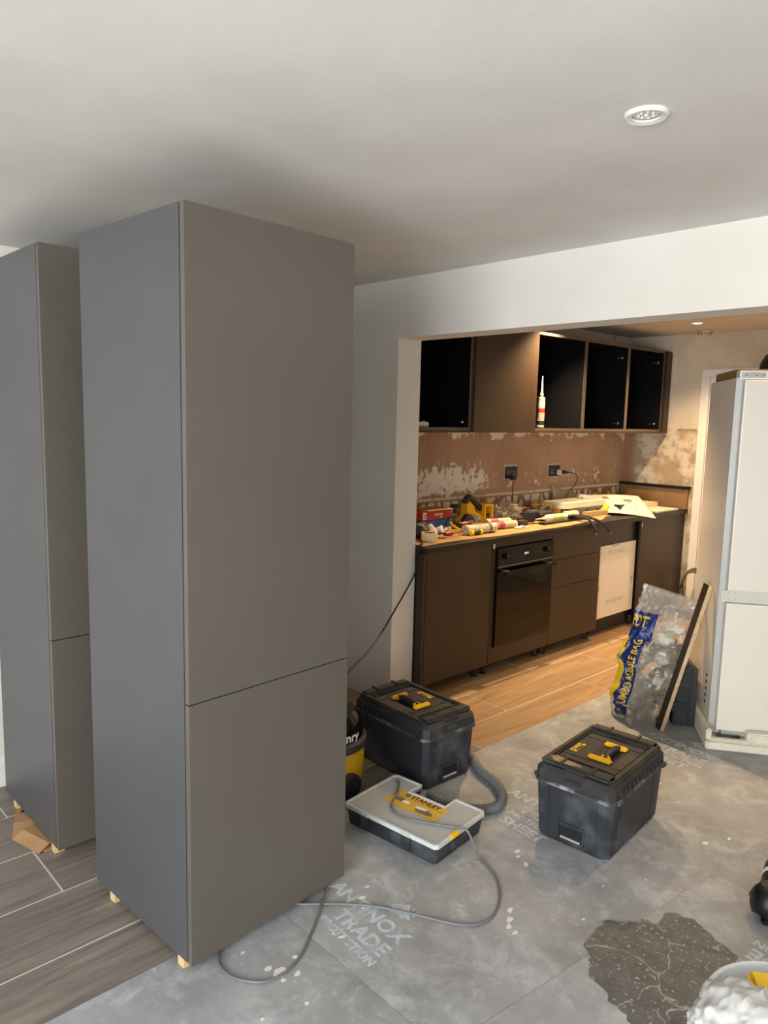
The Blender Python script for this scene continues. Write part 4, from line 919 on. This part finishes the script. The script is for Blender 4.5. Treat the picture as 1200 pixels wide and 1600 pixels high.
# ================================================================ FRIDGE
FR = R(35); FO = (-1.48, 3.66)
t = thing('fridge_freezer', 'white built-in fridge freezer standing loose on polystyrene at the right edge', 'fridge', (FO[0], FO[1], .058), FR)
Wf, Df, Hf = .54, .545, 1.762
MB().box((0, .012, 0), (Wf, Df, Hf)).build('cabinet', M_GREYSIDE, t, bevel=.002)
MB().box((0, -.004, 0), (.028, .012, Hf)).build('edge_trim', M_GREYM, t, bevel=.001)
MB().box((.034, -.028, .735 - .0), (Wf, .008, Hf - .012)).build('door', M_WHITEAPP, t, bevel=.005, seg=3)
MB().box((.034, -.028, .02), (Wf, .008, .672)).build('door', M_WHITEAPP, t, bevel=.005, seg=3)
pb = MB().box((.010, -.012, .674), (Wf, .010, .733)).build('centre_bar', mat('bar_grey', 'd3cfc6', .4), t)
for (x, z) in ((.045, .722), (.075, .722), (.045, .688), (.075, .688), (.02, .705)): MB().lat((x, -.012, z), (x, -.0145, z), [(.0035, 0), (.003, 1)], 8).build('screw', M_CHROME, pb)
MB().box((.0, -.006, -.002), (.055, .008, .018)).build('bottom_bracket', M_GREYM, t)
MB().box((.06, -.02, -.004), (Wf, .008, .018)).build('bottom_rail', M_GREYM, t)
tp = MB().box((.012, -.012, Hf - .008), (Wf, .06, Hf + .034), ch=.002).build('top_cover', M_WHITEAPP, t)
MB().box((.02, -.014, Hf + .0), (.125, -.012, Hf + .026)).build('mounting_plate', M_CHROME, tp)
MB().box((.20, -.014, Hf + .004), (.34, -.012, Hf + .024)).build('display', M_TOOLD, tp)
for x in (.04, .085, .115): MB().lat((x, -.014, Hf + .012), (x, -.016, Hf + .012), [(.003, 0), (.003, 1)], 8).build('screw', M_BLACKP, tp)
for k in range(5): MB().box((-.0006, .09, .11 + k * .035), (.0, .12, .125 + k * .035)).build('side_vent', M_TOOLD, t)
def fw(x, y, z): v = Matrix.Rotation(FR, 4, 'Z') @ Vector((x, y, 0)); return (FO[0] + v.x, FO[1] + v.y, z)
t = thing('timber_slab', 'brown board lying on top of the fridge', 'board', fw(.02, .075, .058 + Hf + .001), FR)
MB().box((0, 0, 0), (.46, .455, .045)).build('slab', M_BRN, t, bevel=.001); MB().box((-.001, .456, 0), (.46, .460, .045)).build('pale_edge', M_CREAM, t)
t = thing('hard_hat', 'black domed hard hat on top of the fridge', 'hard hat', fw(.29, .22, .058 + Hf + .046), FR)
MB().lathe([(.15, 0), (.152, .004), (.135, .008), (.13, .04), (.11, .08), (.075, .105), (.03, .117), (.001, .118)], 40).build('shell', mat('hat_black', '0b0b0c', .5), t, smooth=True)
MB().lathe([(.175, -.0), (.176, .003), (.14, .007), (.13, .0)], 40, Matrix.Translation((0, -.02, 0))).build('brim', mat('hat_black', '0b0b0c'), t, smooth=True)
# polystyrene tray
t = thing('polystyrene_base', 'broken white polystyrene packing tray under the fridge', 'packaging', (FO[0], FO[1], .0026), FR)
b = MB(); x0, x1, y0, y1 = -.026, .60, -.10, .58
MB().box((x0, y0, 0), (x1, y1, .045), ch=.006).build('slab', M_POLY, t)
MB().box((x0, y0 + .0, .040), (x0 + .026, y1, .105), ch=.006).build('side_wall', M_POLY, t)
MB().box((x0, y0, .040), (.60, y0 + .035, .058), ch=.006).build('front_lip', M_POLY, t)
MB().box((.165, y0 + .012, .044), (.285, -.035, .098), ch=.006).build('raised_block', M_POLY, t)
MB().box((.50, y0 + .012, .044), (.60, -.035, .098), ch=.006).build('raised_block', M_POLY, t)
MB().tube([(.03, -.05, .056), (.10, -.055, .056), (.14, -.045, .056)], .008, 8).build('cable_stub', M_BLACKP, t)
t = thing('plastic_bag', 'clear crumpled plastic bag leaning on the fridge front at the right edge', 'bag', fw(.415, -.095, .07), FR)
MB().ball((0, 0, .075), .10, .035, .085, 28, .35, 2.5, 11).build('film', film('bag_clear', 'cfc8ba', .5), t, smooth=True)

# dark tool case behind plank
t = thing('tool_case', 'dark grey tool case standing on end between the rubble bag and the fridge', 'tool case', (-1.685, 3.785, .0026), R(38))
MB().box((-.045, -.06, 0), (.03, .20, .325), ch=.008).build('shell', mat('case_dark', '2d2f33', .6), t)
MB().box((.031, -.06, 0), (.066, .20, .32), ch=.006).build('shell', mat('case_dark', '2d2f33'), t)
for z in (.08, .16, .24): MB().box((-.055, -.064, z), (.02, -.06, z + .055), ch=.002).build('rib_panel', mat('case_dark2', '25272a', .5), t)
MB().box((-.075, -.05, .0), (-.061, .18, .3), ch=.003).build('back_strip', mat('strip_grey', '7c7f7c', .6), t)
MB().tube(smooth_path([(.0, -.02, .322), (.0, -.02, .36), (.0, .12, .36), (.0, .12, .322)]), .01, 8).build('handle', M_BLACKP, t, smooth=True)

# plank
def bar(p0, p1, w, h, side):
    p0 = Vector(p0); p1 = Vector(p1); z = (p1 - p0).normalized(); x = Vector(side); x = (x - z * x.dot(z)).normalized(); y = z.cross(x)
    return p0, z, x, y, (p1 - p0).length
p0, z, x, y, L_ = bar((-1.735, 3.625, .004), (-1.590, 3.743, .792), .03, .03, (.62, .78, 0))
Mp = Matrix((x, y, z)).transposed().to_4x4(); Mp.translation = p0
t = thing('wooden_batten', 'narrow batten with dark face and pale edge leaning on the fridge', 'batten'); t.matrix_world = Mp
MB().box((0, -.05, 0), (.022, 0, L_), ch=.0008).build('core', mat('chip_edge', 'dcc29a', .8, col2='c4a67c', nscale=40), t)
MB().box((-.0015, -.051, 0), (-.0002, .001, L_)).build('dark_face', M_DARKOAK, t)

# rubble bag -------------------------------------------------------------
t = thing('rubble_bag', 'clear rubble sack with navy and yellow print, full of waste, beside the fridge', 'rubble bag')
BH = .735
def bag_pt(u, v, off=0.0):
    """u around (0..1), v up"""
    a = 2 * math.pi * u; cx = -1.868 + .115 * v ** 1.15; cy = 3.685 + .10 * v ** 1.15
    wr = .160 * (1 + .02 * v ** 3) * (.82 + .18 * sm(v * 6)); dr = .095 * (1 - .82 * v ** 2.2) * (.70 + .30 * sm(v * 6)) + .003
    # local axes: long axis roughly facing the room
    ex = Vector((.86, .51, 0)); ey = Vector((-.51, .86, 0))
    n = noise.noise(Vector((math.cos(a) * 1.7, math.sin(a) * 1.7, v * 5.2))) * .030 * (1 - .3 * v) + noise.noise(Vector((math.cos(a) * 5, math.sin(a) * 5, v * 13))) * .015 + noise.noise(Vector((math.cos(a) * 9 + v * 6, math.sin(a) * 9, v * 26))) * .007
    d = ex * math.cos(a) * (wr + n + off) + ey * math.sin(a) * (dr + n + off)
    zt = BH * v - (.085 * (math.cos(a) * .5 + .5) * v ** 6)
    return Vector((cx, cy, .004 + zt)) + d
b = MB(); b.loft([[bag_pt(i / 110, j / 100) for i in range(110)] for j in range(101)], cap=False)
b.add([bag_pt(i / 110, 0) for i in range(110)], [tuple(range(110))]); b.build('sack', M_FILM, t, smooth=True)
b = MB(); random.seed(12)
for k in range(150):
    v = random.uniform(.02, .60); u = random.random(); rr = random.random() ** .6 * .82
    c = bag_pt(0, v) * .5 + bag_pt(.5, v) * .5; p = c.lerp(bag_pt(u, v), rr); s = random.uniform(.012, .034)
    b.ball((p.x, p.y, max(p.z, .04)), s, s * random.uniform(.6, 1.2), s * random.uniform(.5, 1), 8, .6, 2, k)
b.build('rubble', M_RUB, t, kind='stuff')
def inside(u, v, rr): c = bag_pt(0, v) * .5 + bag_pt(.5, v) * .5; return c.lerp(bag_pt(u, v), rr)
for (u, v, rr, d, s) in ((.80, .46, .55, (.5, .1, .25), .03), (.80, .31, .5, (.5, .2, -.2), .028)):
    p = inside(u, v, rr); MB().lat(p, p + Vector(d) * .08, [(s, 0), (s * .9, .6), (s * 1.05, 1)], 16).build('plastic_cup', M_WHITEP, t, smooth=True)
p = inside(.78, .62, .5); MB().ball(p, .06, .04, .035, 16, .5, 3, 3).build('packaging_scrap', M_PAPER, t, smooth=True)
p = inside(.84, .70, .4); MB().ball(p, .07, .03, .03, 16, .5, 3, 5).build('packaging_scrap', M_PAPER, t, smooth=True)
wp = smooth_path([inside(.68, .50, .9), inside(.72, .62, .9), inside(.80, .68, .92), inside(.9, .70, .9), inside(.95, .66, .7)], 6)
MB().tube(wp, .005, 8).build('waste_cable', mat('white_cable', 'b7b0a4', .5), t, smooth=True)
wp = smooth_path([inside(.85, .50, .93), inside(.9, .58, .9), inside(.95, .54, .9), inside(.9, .46, .92), inside(.82, .50, .92), inside(.80, .56, .9)], 6)
MB().tube(wp, .004, 8).build('waste_cable', mat('dark_waste', '3a3a38', .5), t, smooth=True)
MB().box((-.022, -.004, -.007), (.022, .004, .007), Matrix.Translation(inside(.77, .53, 1.0))).build('white_tag', M_WHITEP, t)
# printed panels follow the sack surface.  u grows left -> right on the visible side: .5 (left silhouette) to 1.0
def panel(name, m, u0, u1, v0, v1, off=.003, lab=None, nu=34, nv=90, ufn=None):
    bb = MB(); bb.grid(lambda a, c: bag_pt((ufn(c)[0] if ufn else u0) + ((ufn(c)[1] if ufn else u1) - (ufn(c)[0] if ufn else u0)) * a, v0 + (v1 - v0) * c, off), nu, nv); return bb.build(name, m, t, smooth=True, label=lab)
panel('navy_print', M_NAVY, .57, .70, .03, .60, lab='navy printed band', ufn=lambda c: (.585 - .012 * math.sin(c * 9) + .018 * math.sin(c * 23) - .03 * c, .675))
pn = panel('navy_print', M_NAVY, .50, .70, .60, .80, ufn=lambda c: (.49, .70))
panel('yellow_print', M_YELPR, .47, .585, .12, .60, off=.002, lab='yellow printed panel')
def onbag(u0, v0, du, dv):
    """text x runs up the bag (v), y runs to the left (-u)"""
    return lambda q: bag_pt(u0 - q.y * du, v0 + q.x * dv, .009 + q.z)
text('printed_text', 'JUMBO RUBBLE BAG', .050, M_YELPR, t, Matrix.Identity(4), .0012, ext=.0003, warp=onbag(.662, .112, 1.25, 1.0 / BH * .80))
text('printed_text', 'POT', .086, M_YELPR, t, Matrix.Identity(4), .002, ext=.0003, warp=lambda q: bag_pt(.535 + q.x * .78, .695 + q.y / BH, .009 + q.z))
text('printed_text', 'R', .06, M_NAVY, t, Matrix.Identity(4), .001, ext=.0003, warp=lambda q: bag_pt(.53 + q.x * .8, .52 + q.y / BH, .0045 + q.z))
text('printed_text', 'PAP', .04, M_NAVY, t, Matrix.Identity(4), .001, ext=.0003, warp=lambda q: bag_pt(.51 + q.x * .8, .43 + q.y / BH, .0045 + q.z))
bb = MB()
for k in range(6):
    a0, a1 = k * math.pi / 3 + .15, (k + 1) * math.pi / 3 - .15
    P = [bag_pt(.635 + rr * math.cos(a) * .45, .055 + rr * math.sin(a) / BH * 1.0, .0055) for rr, a in ((.014, a0), (.022, a0), (.022, a1), (.014, a1))]
    bb.add(P, [(0, 1, 2, 3)])
bb.build('recycling_mark', M_YELPR, t)
# coil of cable hung behind the sack
t = thing('cable_coil', 'small coil of grey cable behind the rubble sack, by the door casing', 'cable', (-2.60, 5.9, .0))
for k in range(3):
    MB().tube([( .10 * math.cos(a) , .02 * k, .24 + .16 * math.sin(a) + .01 * k) for a in [i * 2 * math.pi / 28 for i in range(29)]], .008, 8).build('loop', mat('olive_cable', '5c594c', .6), t, smooth=True)
MB().box((-.12, -.03, 0), (.12, .08, .075), ch=.01).build('reel_foot', M_BLACKP, t)

# ================================================================ FOREGROUND RIGHT
BX, BY = -.445, 1.70
t = thing('bucket', 'white plastic bucket lined with a white bag, at the bottom right corner', 'bucket', (BX, BY, .005))
MB().lathe([(.001, 0), (.13, 0), (.132, .004), (.172, .262), (.184, .266), (.186, .27), (.186, .282), (.182, .286), (.174, .284), (.170, .27), (.128, .008), (.001, .006)], 56).build('pail', mat('bucket_plastic', 'dfe8ee', .35), t, smooth=True)
t = thing('white_plastic_bag', 'bulging white carrier bag spilling over the bucket rim', 'bag', (BX, BY, .005))
def bagw(d):
    r1 = 1 - abs(noise.noise(Vector((d.x * 3, d.y * 3, d.z * 1.2)) + Vector((1, 7, 3)))) * 2.2; r2 = 1 - abs(noise.noise(Vector((d.x * 7, d.y * 6, d.z * 2.5)) + Vector((5, 1, 9)))) * 2.4; k = .95 + .16 * noise.noise(d * 2.0 + Vector((4, 1, 2))) + .09 * max(0, r1) + .055 * max(0, r2); return k
rings = []
for j in range(81):
    th = math.pi * j / 80; ring = []
    for i in range(120):
        a = 2 * math.pi * i / 120; d = Vector((math.sin(th) * math.cos(a), math.sin(th) * math.sin(a), -math.cos(th))); k = bagw(d)
        ring.append((-.075 + d.y * .10 * k, -.095 + d.z * .13 * k, .265 + d.x * .075 * k))
    rings.append(ring)
MB().loft(rings).build('bag_body', M_BAGW, t, smooth=True)
t = thing('yellow_sponge', 'yellow sponge sticking out of the bucket', 'sponge', (BX - .06, BY + .04, .262), R(35))
MB().box((-.05, -.06, 0), (.07, .05, .055), ch=.012).build('sponge_body', M_YELB, t)
t = thing('work_boot', 'black boot with white stripe at the right edge of the floor', 'boot', (-.785, 2.49, .005), R(20))
MB().ball((.03, -.04, .055), .07, .065, .06, 20, .2, 2, 1).build('toe', mat('boot_black', '121214', .4), t, smooth=True)
MB().lat((.04, .0, .06), (.05, .15, .07), [(.05, 0), (.05, .6), (.045, 1)], 18).build('shaft', mat('boot_black', '121214'), t, smooth=True)
MB().lat((.045, .07, .065), (.047, .09, .066), [(.052, 0), (.052, 1)], 18).build('stripe', M_WHITEP, t, smooth=True)
MB().box((.0, -.09, .0), (.10, .14, .014), ch=.005).build('sole', M_TOOLD, t)
t = thing('black_clamp', 'small black wire clamp on the floor just behind the bucket', 'clamp', (-.66, 2.24, .005), R(-10))
MB().tube(smooth_path([(0, 0, .01), (.01, .05, .05), (.04, .07, .06), (.09, .06, .04)]), .005, 8).build('bow', M_BLACKP, t, smooth=True)
MB().box((.03, -.03, 0), (.12, .01, .03), ch=.004).build('jaw', M_BLACKP, t)
